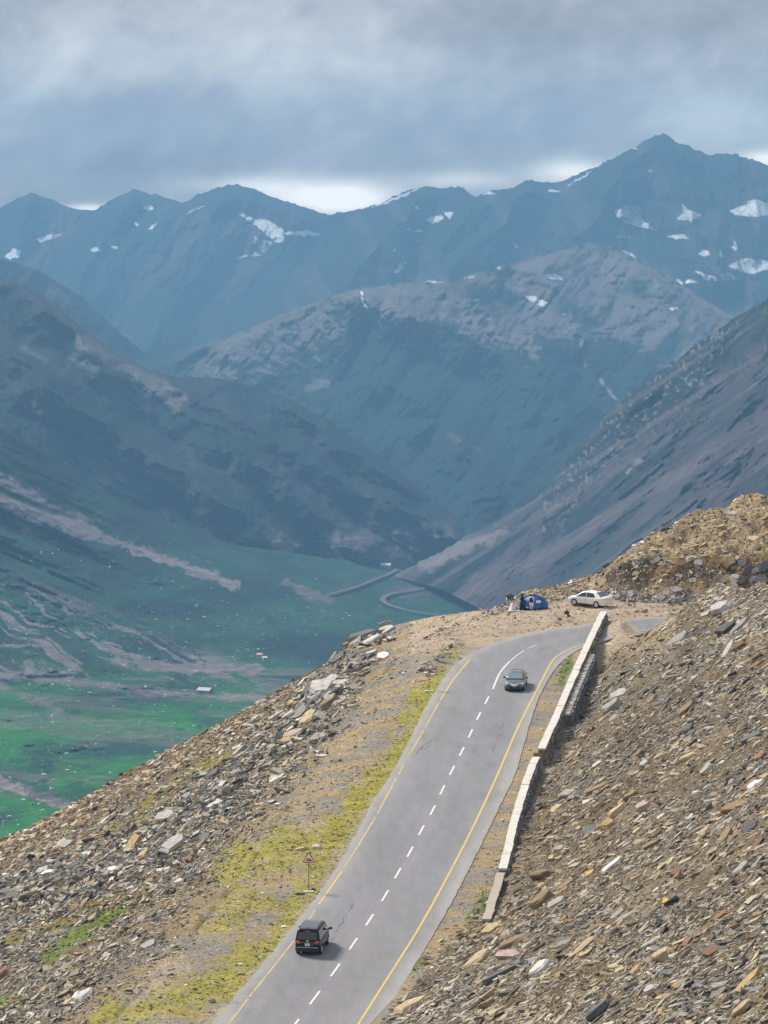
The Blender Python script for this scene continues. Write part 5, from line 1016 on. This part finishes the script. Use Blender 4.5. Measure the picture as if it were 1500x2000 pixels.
def make_sedan(paintc, glass, name, lampm=None, front_chrome=False, metal=0.0, lowdark=False):
    root = empty(name, (0, 0, 0)); paint = flat(name + '_paint', paintc, 0.25, metal, coat=0.9, spec=0.6, noise=0.03); W = 0.88; S_ = []
    for x, zt, w, zb in ((-2.27, 0.80, 0.70, 0.40), (-2.2, 0.99, 0.79, 0.30), (-2.0, 1.045, 0.84, 0.24), (-1.5, 1.03, W, 0.21), (-0.6, 0.96, W, 0.20), (0.6, 0.94, W, 0.20), (1.15, 0.93, W, 0.20), (1.7, 0.86, 0.86, 0.21), (2.05, 0.76, 0.80, 0.23), (2.22, 0.66, 0.70, 0.26), (2.30, 0.54, 0.56, 0.30)):
        S_.append(ring_sec(x, [(0, zb), (w * 0.88, zb), (w * 0.97, zb + 0.08), (w, zb + 0.24), (w, (zt + zb) / 2 + 0.12), (w * 0.975, zt - 0.07), (w * 0.90, zt - 0.005), (w * 0.5, zt + 0.02), (0, zt + 0.025)]))
    mb_build('body', [loft(S_)], paint, root, True)
    prof = [(-1.82, 1.03), (-1.45, 1.22), (-1.1, 1.375), (-0.75, 1.445), (-0.2, 1.475), (0.25, 1.46), (0.55, 1.38), (0.9, 1.18), (1.28, 0.95)]
    zr = lambda x: float(np.interp(x, [p[0] for p in prof], [p[1] for p in prof]))
    def side(x, v): zt = zr(x); k = min(1, max(0, (zt - 0.93)) / 0.54); zb = 0.93; return 0.83 - 0.255 * k * v, zb + v * (zt - 0.02 - zb)
    C_ = []
    for x, zt in prof:
        h = [(0, 0.9)] + [side(x, v) for v in (0, 0.35, 0.7, 0.92)]; y1, z1 = side(x, 0.92); h += [(max(y1 - 0.07, 0.05), zt - 0.012), (max(y1 - 0.3, 0.03), zt + 0.006), (0, zt + 0.015)]; C_.append(ring_sec(x, h))
    mb_build('cabin', [loft(C_)], paint, root, True)
    mb_build('windshield', [panel([(1.20, -0.70, 1.01), (1.20, 0.70, 1.01), (0.52, 0.53, 1.41), (0.52, -0.53, 1.41)], (0.55, 0, 0.85), 0.02)], glass, root)
    mb_build('rear_window', [panel([(-1.72, -0.66, 1.09), (-1.05, -0.50, 1.41), (-1.05, 0.50, 1.41), (-1.72, 0.66, 1.09)], (-0.45, 0, 0.9), 0.02)], glass, root)
    for s in (-1, 1):
        for nm, q in (('front_side_window', [(1.0, 0.08), (0.02, 0.08), (0.02, 0.86), (0.50, 0.86)]), ('rear_side_window', [(-0.06, 0.08), (-1.08, 0.10), (-0.82, 0.84), (-0.06, 0.86)])):
            pts = [(x, s * (side(x, v)[0] + 0.006), side(x, v)[1]) for x, v in q]; mb_build(nm, [panel(pts if s > 0 else pts[::-1], (0, s, 0.35), 0.012)], M_GLASS if lowdark else glass, root)
        mb_build('wheel_arch', [arch(x, s * (W - 0.004), 0.315, s) for x in (-1.3, 1.32)], M_ARCH, root)
        for x in (-1.3, 1.32): wheel(root, x, s * (W - 0.09), 0.315, 0.2, s)
        mr = mb_build('side_mirror', [bx((0.78, s * 0.90, 1.00), (0.06, 0.12, 0.03))], M_BPLAS, root)
        bm = bmesh.new(); bmesh.ops.create_icosphere(bm, subdivisions=2, radius=1.0)
        for v in bm.verts: v.co = (0.78 + v.co.x * 0.07, s * 1.0 + v.co.y * 0.12, 1.04 + v.co.z * 0.08)
        me = bpy.data.meshes.new('mirror_housing'); bm.to_mesh(me); bm.free(); put('mirror_housing', me, M_BPLAS if lowdark else paint, mr)
        mb_build('door_seam', [bx((x, s * (W - 0.003), 0.62), (0.012, 0.012, 0.56)) for x in (-0.02, 0.98)], M_ARCH, root)
        mb_build('door_handle', [bx((x, s * (W + 0.006), 0.80), (0.15, 0.025, 0.03)) for x in (0.15, -0.85)], M_CHROME, root)
        mb_build('sill', [bx((0, s * (W - 0.02), 0.24), (2.0, 0.05, 0.06))], M_BPLAS, root)
        mb_build('headlight', [panel([(2.10, s * 0.42, 0.665), (1.98, s * 0.76, 0.68), (1.72, s * 0.845, 0.80), (1.88, s * 0.74, 0.80), (2.12, s * 0.45, 0.725)], (0.9, 0, 0.5), 0.045)], M_LAMP, root)
        tl = mb_build('tail_light', [panel([(-2.235, s * 0.46, 0.80), (-2.235, s * 0.46, 0.94), (-2.14, s * 0.81, 0.97), (-2.14, s * 0.815, 0.80)], (-1, 0, 0), 0.04)], M_TAIL if not front_chrome else M_TAIL, root)
        mb_build('fog_light', [panel([(2.20, s * 0.5, 0.36), (2.10, s * 0.72, 0.36), (2.10, s * 0.72, 0.45), (2.20, s * 0.5, 0.45)], (1, 0, 0), 0.03)], M_BPLAS, root)
    if front_chrome: mb_build('grille_bar', [panel([(2.10, -0.80, 0.60), (2.335, 0.0, 0.50), (2.10, 0.80, 0.60), (1.98, 0.80, 0.80), (2.27, 0.0, 0.70), (1.98, -0.80, 0.80)], (0.8, 0, 0.6), 0.05)], flat('bright_front_trim', (0.88, 0.89, 0.9), 0.25, 0.0, coat=0.8), root)
    mb_build('grille', [panel([(2.285, -0.5, 0.34), (2.285, 0.5, 0.34), (2.285, 0.52, 0.50), (2.285, -0.52, 0.50)], (1, 0, 0), 0.03)], M_BPLAS, root)
    mb_build('front_bumper', [loft([[(xa, y, 0.2), (xa, y, 0.53), (1.9, y, 0.53), (1.9, y, 0.2)] for y, xa in ((-0.83, 2.0), (-0.62, 2.22), (0, 2.315), (0.62, 2.22), (0.83, 2.0))])], M_BPLAS if lowdark else paint, root)
    mb_build('rear_bumper', [loft([[(xa, y, 0.27), (xa, y, 0.62), (-1.95, y, 0.62), (-1.95, y, 0.27)] for y, xa in ((-0.83, -2.05), (-0.62, -2.25), (0, -2.32), (0.62, -2.25), (0.83, -2.05))])], paint, root)
    pf = mb_build('number_plate', [bx((2.325, 0, 0.44), (0.02, 0.34, 0.11))], M_PLATE if not lowdark else flat('dim_plate', (0.12, 0.12, 0.12), 0.5), root)
    mb_build('number_plate', [bx((-2.285, 0, 0.77), (0.03, 0.36, 0.16))], M_PLATE, root); mb_build('boot_trim', [bx((-2.275, 0, 0.875), (0.03, 0.6, 0.03))], M_CHROME, root); mb_build('antenna', [bx((-0.85, 0, 1.50), (0.14, 0.03, 0.06))], M_BPLAS, root)
    return root
def park(root, px, py, heading, off=0.02, plane=True):
    """heading: degrees clockwise from the view direction"""
    G = on_plane(px, py, off); 
    if not plane: G[2] = near_z(G[0], G[1]) + 0.03
    h = R(heading); fx = Vector((math.sin(h), math.cos(h), 0)); fx.z = fx.y * TG; fx.normalize()
    up = Vector((0, -TG, 1)).normalized(); ly = up.cross(fx).normalized(); up = fx.cross(ly)
    M = Matrix((fx, ly, up)).transposed().to_4x4(); M.translation = Vector(G); root.matrix_world = M
van = make_van(); tag(van, 'black minivan seen from behind, driving up the left lane', 'van'); park(van, 611, 1852, 9, 0.02)
sed = make_sedan((0.085, 0.088, 0.095), M_GLASSC, 'dark_sedan', front_chrome=True, lowdark=True); tag(sed, 'dark grey sedan with bright front trim coming down the road', 'car'); park(sed, 1008, 1342, 186, 0.02)
wht = make_sedan((0.86, 0.84, 0.77), M_GLASS, 'cream_sedan'); tag(wht, 'cream white sedan parked in the lay-by beside the bank', 'car'); park(wht, 1153, 1183, -53, 0, False)

# ------------------------------------------------------------------ road signs
M_RED = flat('sign_red', (0.55, 0.05, 0.06), 0.5); M_SWHITE = flat('sign_white', (0.90, 0.89, 0.88), 0.5, noise=0.04); M_BLACK = flat('sign_black', (0.015, 0.015, 0.018), 0.6); M_POST = flat('galvanised_post', (0.22, 0.25, 0.24), 0.5, 0.4)
def tri(s, y, z0): h = s * 0.866; return [(-s / 2, y, z0), (s / 2, y, z0), (0, y, z0 + h)]
def round_tri(s, y, z0, r=0.12):
    T = [Vector(p) for p in tri(s, y, z0)]; out = []
    for i in range(3):
        a, b, c = T[i - 1], T[i], T[(i + 1) % 3]; out += [tuple(b + (a - b).normalized() * s * r), tuple(b + ((a - b).normalized() + (c - b).normalized()) * s * r * 0.42), tuple(b + (c - b).normalized() * s * r)]
    return out
def make_sign(px, py, side, hz, symbol, label, turn):
    G = ground_at(px, py); root = empty('warning_sign', tuple(G), R(turn)); tag(root, label, 'road sign', 'triangular warning signs')
    f = (0, -1, 0); mb_build('post', [cyl((0, 0.03, (hz + 0.4) / 2 - 0.1), 0.035, hz + 0.6, 12, 'z')], M_POST, root)
    mb_build('sign_plate', [panel(round_tri(side, -0.012, hz), f, 0.014)], M_RED, root)
    mb_build('sign_face', [panel(round_tri(side * 0.74, -0.028, hz + side * 0.085, 0.05), f, 0.004)], M_SWHITE, root)
    k = side
    if symbol == 'hill':
        parts = [panel([(x * k, -0.034, hz + z * k) for x, z in q], f, 0.003) for q in ([(-0.24, 0.14), (0.25, 0.14), (0.25, 0.16), (0.13, 0.29)], [(-0.25, 0.20), (-0.16, 0.215), (0.10, 0.335), (0.05, 0.38), (-0.10, 0.325)], )]
    else:
        parts = [panel([(x * k, -0.034, hz + z * k) for x, z in q], f, 0.003) for q in ([(-0.15, 0.15), (-0.08, 0.15), (-0.08, 0.34), (-0.15, 0.34)], [(-0.15, 0.34), (-0.08, 0.34), (0.0, 0.40), (-0.02, 0.47), (-0.10, 0.43)], [(0.0, 0.36), (0.09, 0.45), (-0.02, 0.49)])]
    mb_build('symbol', parts, M_BLACK, root); mb_build('bracket', [bx((0, 0.0, hz - 0.10), (0.42, 0.04, 0.05)), bx((0, 0.005, hz + 0.25), (0.3, 0.03, 0.04))], M_POST, root)
    mb_build('footing', [bx((0.0, 0.0, 0.0), (0.75, 0.5, 0.14))], flat('white_footing', (0.62, 0.61, 0.57), 0.9), root); return root
make_sign(603, 1742, 0.98, 2.15, 'hill', 'red bordered triangular steep hill sign on the grassy verge', 5)
make_sign(838, 1350, 1.0, 1.95, 'bend', 'red bordered triangular bend sign beside the rock slabs', 6)

# ------------------------------------------------------------------ tent and people
def lay_by(px, py): G = on_plane(px, py); G[2] = near_z(G[0], G[1]); return G
def make_tent():
    G = lay_by(1041, 1184); root = empty('dome_tent', tuple(G), R(-8)); tag(root, 'blue dome tent with a pale window patch pitched on the lay-by', 'tent')
    blue = flat('blue_nylon', (0.03, 0.13, 0.42), 0.6, noise=0.2, scale=3); navy = flat('navy_nylon', (0.015, 0.03, 0.10), 0.6)
    V = []; nr, ns = 10, 28; a0, b0, h = 1.42, 1.15, 1.28
    for i in range(nr + 1):
        u = i / nr * math.pi / 2; r = math.cos(u) ** 0.9; z = h * math.sin(u) ** 0.92
        for k in range(ns):
            a = 2 * math.pi * k / ns; q = 1 + 0.06 * math.cos(4 * a); V.append((a0 * r * q * math.cos(a), b0 * r * q * math.sin(a), z))
    Fc = [(i * ns + k, i * ns + (k + 1) % ns, (i + 1) * ns + (k + 1) % ns, (i + 1) * ns + k) for i in range(nr) for k in range(ns)]; mb_build('canopy', [(V, Fc)], blue, root, True)
    for dg in (45, 135):
        seg = []
        for i in range(17):
            u = math.pi * i / 16; c, s = math.cos(u), math.sin(u); seg.append((1.06 * a0 * c * math.cos(R(dg)) * 1.02, 1.06 * b0 * c * math.sin(R(dg)) * 1.02, h * max(s, 0) ** 0.92 + 0.015))
        mb_build('pole_sleeve', [loft([[(p[0] + dx, p[1], p[2] + dz) for dx, dz in ((-.03, -.02), (.03, -.02), (.03, .02), (-.03, .02))] for p in seg])], navy, root)
    seg = []
    for i in range(15):
        u = math.pi * i / 14; seg.append((a0 * 1.01 * math.cos(u), -0.42 * math.sin(u), h * math.sin(u) ** 0.92 * 0.97 + 0.02))
    mb_build('seam', [loft([[(p[0], p[1] - dy, p[2] + dz) for dy, dz in ((-.03, -.03), (.03, -.03), (.03, .03), (-.03, .03))] for p in seg])], navy, root)
    mb_build('window_flap', [panel([(0.42, -1.01, 0.52), (0.92, -0.80, 0.55), (0.80, -0.74, 0.80), (0.40, -0.90, 0.78)], (0.3, -1, 0.5), 0.03)], flat('pale_window', (0.75, 0.77, 0.8), 0.7), root)
    mb_build('door_flap', [panel([(-0.55, -1.08, 0.04), (-0.22, -1.17, 0.04), (-0.12, -0.90, 0.74), (-0.3, -0.9, 0.72)], (-0.2, -1, 0.4), 0.03)], flat('white_flap', (0.72, 0.74, 0.76), 0.8), root)
    mb_build('groundsheet', [bx((0, 0, 0.01), (2.6, 2.1, 0.03))], navy, root)
make_tent()
def skin_body(name, J, links, mat, parent, rootk):
    bm = bmesh.new(); keys = list(J); vs = {k: bm.verts.new(J[k][:3]) for k in keys}
    for a, b in links: bm.edges.new((vs[a], vs[b]))
    me = bpy.data.meshes.new(name); bm.to_mesh(me); bm.free(); o = bpy.data.objects.new(name, me); COL.objects.link(o)
    o.modifiers.new('skin', 'SKIN'); sd = me.skin_vertices[0].data
    for i, k in enumerate(keys):
        r = J[k][3]; r2 = J[k][4] if len(J[k]) > 4 else r; sd[i].radius = (r, r2); sd[i].use_root = (k == rootk)
    ss = o.modifiers.new('sub', 'SUBSURF'); ss.levels = 1; ss.render_levels = 1
    dg = bpy.context.evaluated_depsgraph_get(); m2 = bpy.data.meshes.new_from_object(o.evaluated_get(dg)); bpy.data.objects.remove(o); m2.name = name
    m2.polygons.foreach_set('use_smooth', np.full(len(m2.polygons), True)); return put(name, m2, mat, parent)
SKINM = flat('skin', (0.36, 0.22, 0.15), 0.6); HAIR = flat('black_hair', (0.015, 0.013, 0.012), 0.6)
def hand(J, links, w, d, sd, tag_):
    """five short finger chains out of the palm; w wrist point, d unit direction of the hand, sd sideways"""
    w, d, sd = Vector(w), Vector(d).normalized(), Vector(sd).normalized(); p = w + d * 0.075; J[tag_ + 'palm'] = (*p, 0.028, 0.02); links.append((tag_, tag_ + 'palm')); nrm = d.cross(sd)
    for k, (o, l) in enumerate(((-0.030, 0.062), (-0.010, 0.075), (0.011, 0.07), (0.030, 0.055))):
        a = p + sd * o + d * 0.03; b = a + d * l * 0.6 - nrm * 0.008; c = b + d * l * 0.4 - nrm * 0.02
        for q, v in enumerate((a, b, c)): J[f'{tag_}f{k}{q}'] = (*v, 0.0095 - 0.001 * q)
        links.extend([(tag_ + 'palm', f'{tag_}f{k}0'), (f'{tag_}f{k}0', f'{tag_}f{k}1'), (f'{tag_}f{k}1', f'{tag_}f{k}2')])
    a = w + d * 0.04 - sd * 0.036; b = a + (d - sd * 0.6).normalized() * 0.04
    J[tag_ + 't0'] = (*a, 0.012); J[tag_ + 't1'] = (*b, 0.0095); links.extend([(tag_ + 'palm', tag_ + 't0'), (tag_ + 't0', tag_ + 't1')])
def body(pose, mat, parent, s=1.0):
    """pose: joints in metres, x to the figure's left, -y forward"""
    J = {}; links = []; q = pose
    def put_(k, r, r2=None): J[k] = (*[c for c in q[k]], r, r2 or r)
    put_('pelvis', 0.15, 0.11); put_('waist', 0.13, 0.10); put_('chest', 0.155, 0.11); put_('neck', 0.055); put_('head', 0.085, 0.095); put_('crown', 0.07, 0.08)
    links += [('pelvis', 'waist'), ('waist', 'chest'), ('chest', 'neck'), ('neck', 'head'), ('head', 'crown')]
    for s_ in 'LR':
        put_('hip' + s_, 0.095); put_('knee' + s_, 0.062); put_('ank' + s_, 0.042); put_('toe' + s_, 0.035); put_('sho' + s_, 0.07); put_('elb' + s_, 0.045); put_('wri' + s_, 0.03)
        links += [('pelvis', 'hip' + s_), ('hip' + s_, 'knee' + s_), ('knee' + s_, 'ank' + s_), ('ank' + s_, 'toe' + s_), ('chest', 'sho' + s_), ('sho' + s_, 'elb' + s_), ('elb' + s_, 'wri' + s_)]
        d = Vector(q['wri' + s_]) - Vector(q['elb' + s_]); hand(J, links, q['wri' + s_], d, (0, -1, 0) if abs(d.normalized().y) < 0.8 else (1, 0, 0), 'wri' + s_)
    h = Vector(q['head']); f = Vector(q.get('face', (0, -1, 0))).normalized(); J['nose'] = (*(h + f * 0.115), 0.016); links.append(('head', 'nose'))
    return skin_body('body', J, links, mat, parent, 'pelvis')
def head_parts(pose, parent, hairmat, covered=False):
    h = Vector(pose['head']); f = Vector(pose.get('face', (0, -1, 0))).normalized(); up = (Vector(pose['crown']) - h).normalized(); sdv = up.cross(f).normalized()
    if not covered:
        bm = bmesh.new(); bmesh.ops.create_uvsphere(bm, u_segments=16, v_segments=10, radius=1.0); M = Matrix((sdv, -f, up)).transposed().to_4x4(); M.translation = h + up * 0.05 - f * 0.02
        for v in bm.verts: v.co = M @ Vector((v.co.x * 0.098, v.co.y * 0.11, max(v.co.z, -0.4 if v.co.y > 0 else 0.25) * 0.11))
        me = bpy.data.meshes.new('hair'); bm.to_mesh(me); bm.free(); put('hair', me, hairmat, parent)
    ey = [cyl(tuple(h + f * 0.088 + sdv * s * 0.033 + up * 0.02), 0.012, 0.01, 8) for s in (-1, 1)]; mb_build('eyes', ey, HAIR, parent); mb_build('mouth', [bx(tuple(h + f * 0.09 - up * 0.045), (0.045, 0.012, 0.012))], flat('lips', (0.3, 0.12, 0.1), 0.6), parent)
def robe(name, rings, mat, parent, n=20, seed=0, top=True):
    """rings: (cx, cy, z, rx, ry) from hem to neck, with folds"""
    r = random.Random(seed); ph = [r.uniform(0, 6) for _ in range(3)]; V = []
    for i, (cx, cy, z, rx, ry) in enumerate(rings):
        for k in range(n):
            a = 2 * math.pi * k / n; fo = 1 + 0.07 * (1 - i / len(rings)) * (math.sin(5 * a + ph[0]) + 0.6 * math.sin(8 * a + ph[1])); V.append((cx + rx * fo * math.cos(a), cy + ry * fo * math.sin(a), z))
    Fc = [(i * n + k, i * n + (k + 1) % n, (i + 1) * n + (k + 1) % n, (i + 1) * n + k) for i in range(len(rings) - 1) for k in range(n)] + [tuple(range(n - 1, -1, -1)), tuple(range((len(rings) - 1) * n, len(rings) * n))]
    return mb_build(name, [(V, Fc)], mat, parent, True)
def limb(name, pts, radii, mat, parent, n=10):
    secs = []
    for i, (p, r) in enumerate(zip(pts, radii)):
        p = Vector(p); d = (Vector(pts[min(i + 1, len(pts) - 1)]) - Vector(pts[max(i - 1, 0)])).normalized(); a = d.orthogonal().normalized(); b = d.cross(a); secs.append([tuple(p + a * r * math.cos(2 * math.pi * k / n) + b * r * math.sin(2 * math.pi * k / n)) for k in range(n)])
    # orthogonal() may flip between sections; keep them aligned by starting at the nearest vertex
    for i in range(1, len(secs)):
        k = min(range(n), key=lambda j: sum((Vector(secs[i][(m + j) % n]) - Vector(secs[i - 1][m])).length for m in range(n))); secs[i] = [secs[i][(m + k) % n] for m in range(n)]
    return mb_build(name, [loft(secs)], mat, parent, True)
STAND = dict(pelvis=(0, 0, 0.92), waist=(0, 0, 1.08), chest=(0, 0, 1.28), neck=(0, -0.01, 1.46), head=(0, -0.02, 1.56), crown=(0, -0.01, 1.65), hipL=(0.09, 0, 0.88), hipR=(-0.09, 0, 0.88), kneeL=(0.10, -0.02, 0.48), kneeR=(-0.10, -0.02, 0.48), ankL=(0.10, 0, 0.08), ankR=(-0.10, 0, 0.08), toeL=(0.11, -0.14, 0.035), toeR=(-0.11, -0.14, 0.035),
             shoL=(0.19, 0, 1.39), shoR=(-0.19, 0, 1.39), elbL=(0.25, 0.02, 1.12), elbR=(-0.25, 0.02, 1.12), wriL=(0.22, -0.14, 0.92), wriR=(-0.22, -0.14, 0.92))
BLACKC = flat('black_cloth', (0.012, 0.012, 0.018), 0.85); WHITEC = flat('white_cotton', (0.72, 0.72, 0.73), 0.9); NAVYC = flat('dark_waistcoat', (0.02, 0.022, 0.045), 0.85); GREYC = flat('grey_cotton', (0.40, 0.41, 0.42), 0.9); MAROON = flat('maroon_cloth', (0.14, 0.035, 0.03), 0.9)
def person(px, py, turn, pose, label, scale=1.0):
    G = lay_by(px, py); root = empty('person', tuple(G), R(turn)); root.scale = (scale,) * 3; tag(root, label, 'person', 'people resting by the tent'); body(pose, SKINM, root); return root
# standing, long black robe
p = person(1020, 1186.5, 62, STAND, 'person standing in a long black robe beside the blue tent', 0.96); head_parts(STAND, p, HAIR, True)
robe('long_robe', [(0, 0.02, 0.03, 0.30, 0.27), (0, 0.01, 0.4, 0.27, 0.23), (0, 0, 0.85, 0.235, 0.19), (0, 0, 1.08, 0.20, 0.155), (0, 0, 1.30, 0.225, 0.15), (0, 0, 1.41, 0.17, 0.12), (0, 0, 1.48, 0.075, 0.07)], BLACKC, p, seed=3)
for s in (1, -1): limb('sleeve', [(s * 0.18, 0, 1.40), (s * 0.25, 0.02, 1.13), (s * 0.225, -0.12, 0.95)], [0.085, 0.075, 0.075], BLACKC, p)
robe('head_scarf', [(0, 0.01, 1.40, 0.13, 0.12), (0, 0.02, 1.50, 0.105, 0.10), (0, 0.03, 1.58, 0.112, 0.10), (0, 0.02, 1.66, 0.10, 0.098), (0, 0.01, 1.715, 0.05, 0.05)], BLACKC, p, seed=4)
# standing, white tunic and dark waistcoat
p = person(1038, 1188.5, 150, STAND, 'person in a white tunic and dark waistcoat standing before the tent', 0.92); head_parts(STAND, p, HAIR)
robe('tunic', [(0, 0, 0.46, 0.25, 0.2), (0, 0, 0.7, 0.23, 0.18), (0, 0, 0.95, 0.20, 0.155), (0, 0, 1.28, 0.205, 0.145), (0, 0, 1.41, 0.16, 0.115), (0, 0, 1.47, 0.07, 0.065)], WHITEC, p, seed=5)
robe('waistcoat', [(0, 0.015, 0.86, 0.225, 0.165), (0, 0.01, 1.05, 0.215, 0.16), (0, 0.01, 1.28, 0.215, 0.152), (0, 0.012, 1.38, 0.15, 0.118)], NAVYC, p, seed=6)
for s in (1, -1):
    limb('sleeve', [(s * 0.18, 0, 1.40), (s * 0.25, 0.02, 1.13), (s * 0.225, -0.12, 0.95)], [0.078, 0.068, 0.062], WHITEC, p); limb('trouser_leg', [(s * 0.09, 0, 0.9), (s * 0.10, -0.02, 0.48), (s * 0.10, 0, 0.09)], [0.11, 0.095, 0.075], WHITEC, p)
# bending over, black jacket
BEND = dict(STAND); BEND.update(pelvis=(0, 0.10, 0.88), waist=(0, -0.03, 1.0), chest=(0, -0.25, 1.07), neck=(0, -0.42, 1.09), head=(0, -0.53, 1.06), crown=(0, -0.61, 1.03), face=(0, -0.45, -0.9), hipL=(0.09, 0.10, 0.85), hipR=(-0.09, 0.10, 0.85), kneeL=(0.10, 0.04, 0.47), kneeR=(-0.10, 0.0, 0.47), ankL=(0.10, 0.10, 0.08), ankR=(-0.10, 0.05, 0.08), toeL=(0.11, -0.04, 0.035), toeR=(-0.11, -0.09, 0.035), shoL=(0.18, -0.34, 1.07), shoR=(-0.18, -0.34, 1.07), elbL=(0.22, -0.38, 0.80), elbR=(-0.22, -0.38, 0.80), wriL=(0.16, -0.46, 0.57), wriR=(-0.16, -0.46, 0.57))
p = person(993, 1186, 55, BEND, 'person in a black jacket bending over beside the white shawl', 1.05); head_parts(BEND, p, HAIR)
limb('jacket', [(0, 0.14, 0.86), (0, -0.02, 1.0), (0, -0.24, 1.08), (0, -0.38, 1.09)], [0.19, 0.185, 0.19, 0.12], BLACKC, p, 16)
for s in (1, -1): limb('sleeve', [(s * 0.16, -0.32, 1.08), (s * 0.22, -0.38, 0.80), (s * 0.165, -0.45, 0.60)], [0.085, 0.068, 0.055], BLACKC, p); limb('trouser_leg', [(s * 0.09, 0.10, 0.9), (s * 0.10, 0.02, 0.47), (s * 0.10, 0.08, 0.09)], [0.12, 0.095, 0.075], GREYC, p)
# seated, wrapped in white
SIT = dict(pelvis=(0, 0.05, 0.14), waist=(0, 0.05, 0.29), chest=(0, 0.01, 0.49), neck=(0, -0.03, 0.66), head=(0, -0.06, 0.76), crown=(0, -0.06, 0.85), hipL=(0.10, 0.03, 0.14), hipR=(-0.10, 0.03, 0.14), kneeL=(0.24, -0.34, 0.26), kneeR=(-0.24, -0.34, 0.26), ankL=(-0.02, -0.36, 0.07), ankR=(0.05, -0.42, 0.07), toeL=(-0.13, -0.40, 0.05), toeR=(0.15, -0.46, 0.05), shoL=(0.18, 0, 0.60), shoR=(-0.18, 0, 0.60), elbL=(0.25, -0.08, 0.36), elbR=(-0.25, -0.08, 0.36), wriL=(0.14, -0.28, 0.32), wriR=(-0.14, -0.28, 0.32))
p = person(1001, 1188.5, 40, SIT, 'person sitting wrapped in a big white shawl', 1.0); head_parts(SIT, p, HAIR, True)
robe('shawl', [(0, -0.08, 0.02, 0.50, 0.50), (0, -0.06, 0.18, 0.44, 0.42), (0, -0.02, 0.36, 0.33, 0.29), (0, 0.0, 0.56, 0.27, 0.21), (0, -0.01, 0.66, 0.17, 0.15), (0, -0.03, 0.76, 0.125, 0.125), (0, -0.04, 0.85, 0.10, 0.10), (0, -0.04, 0.89, 0.04, 0.04)], WHITEC, p, seed=8)
# crouching near the road, dark top over maroon
p = person(1107, 1199.5, 10, SIT, 'person crouching alone on the gravel in dark and maroon clothes', 0.80); head_parts(SIT, p, HAIR)
robe('skirt', [(0, -0.10, 0.01, 0.38, 0.42), (0, -0.08, 0.16, 0.36, 0.38), (0, 0.0, 0.34, 0.25, 0.22)], MAROON, p, seed=9); robe('shirt', [(0, 0.04, 0.26, 0.24, 0.2), (0, 0.02, 0.45, 0.23, 0.18), (0, 0.0, 0.60, 0.19, 0.14), (0, -0.02, 0.68, 0.075, 0.07)], flat('dark_green_cloth', (0.025, 0.03, 0.024), 0.9), p, seed=10)
for s in (1, -1): limb('sleeve', [(s * 0.17, 0, 0.60), (s * 0.25, -0.08, 0.36), (s * 0.15, -0.26, 0.32)], [0.085, 0.07, 0.06], BLACKC, p)
# white cloth on the ground between them
G = lay_by(1012, 1187.5); bm = bmesh.new(); bmesh.ops.create_grid(bm, x_segments=10, y_segments=10, size=0.5)
for v in bm.verts: v.co = (v.co.x * 1.7, v.co.y * 1.5, 0.03 + 0.05 * float(vnoise(v.co.x * 9 + 3, v.co.y * 9)))
bmesh.ops.solidify(bm, geom=list(bm.faces), thickness=0.012); me = bpy.data.meshes.new('picnic_cloth'); bm.to_mesh(me); bm.free(); o = put('picnic_cloth', me, WHITEC); o.location = tuple(G); tag(o, 'white cloth spread on the ground by the tent', 'cloth')

# ------------------------------------------------------------------ huts in the valley
def hut(px, py, L, W, H, wallc, roofc, gablec, turn, label):
    G = valley_pt(px, py); root = empty('hut', tuple(G), R(turn)); tag(root, label, 'hut'); rise = W * 0.32
    wm = flat('hut_wall', wallc, 0.9); rm = flat('hut_roof', roofc, 0.6); gmat = flat('hut_gable', gablec, 0.7)
    mb_build('wall', [bx((0, 0, H / 2 - 1), (L, W, H + 2))], wm, root)
    for s in (-1, 1):
        mb_build('roof', [panel([(-L / 2 - 0.4, s * (W / 2 + 0.5), H - 0.15), (L / 2 + 0.4, s * (W / 2 + 0.5), H - 0.15), (L / 2 + 0.4, 0, H + rise), (-L / 2 - 0.4, 0, H + rise)], (0, s * 0.4, 1), 0.18)], rm, root)
        mb_build('gable', [panel([(s * (L / 2 + 0.02), -W / 2, H), (s * (L / 2 + 0.02), W / 2, H), (s * (L / 2 + 0.02), 0, H + rise)], (s, 0, 0), 0.15)], gmat, root)
    mb_build('door', [bx((L / 2 + 0.05, -W * 0.1, 1.1), (0.12, W * 0.28, 2.2))], flat('hut_door', (0.06, 0.05, 0.06), 0.8), root); mb_build('window', [bx((-L * 0.2 + k * L * 0.25, -W / 2 - 0.04, H * 0.55), (0.9, 0.1, 0.9)) for k in (0, 1)], flat('hut_window', (0.05, 0.06, 0.07), 0.3), root)
hut(401, 1355, 11.5, 6.5, 2.8, (0.36, 0.30, 0.30), (0.34, 0.35, 0.34), (0.65, 0.12, 0.18), -32, 'long stone hut with a pale roof and pink gable on the valley floor')
hut(508, 1284, 4.5, 4, 2.4, (0.6, 0.55, 0.55), (0.6, 0.22, 0.22), (0.6, 0.3, 0.3), -20, 'small red roofed hut among the stones in the valley')
hut(517, 1288, 3.5, 3, 1.6, (0.65, 0.64, 0.62), (0.7, 0.7, 0.68), (0.65, 0.64, 0.62), 10, 'small white tent-like shelter right of the red roofed hut')
hut(754, 1110, 12, 8, 4, (0.5, 0.5, 0.5), (0.6, 0.6, 0.6), (0.5, 0.5, 0.5), -10, 'tiny pale building far down the valley by the track')
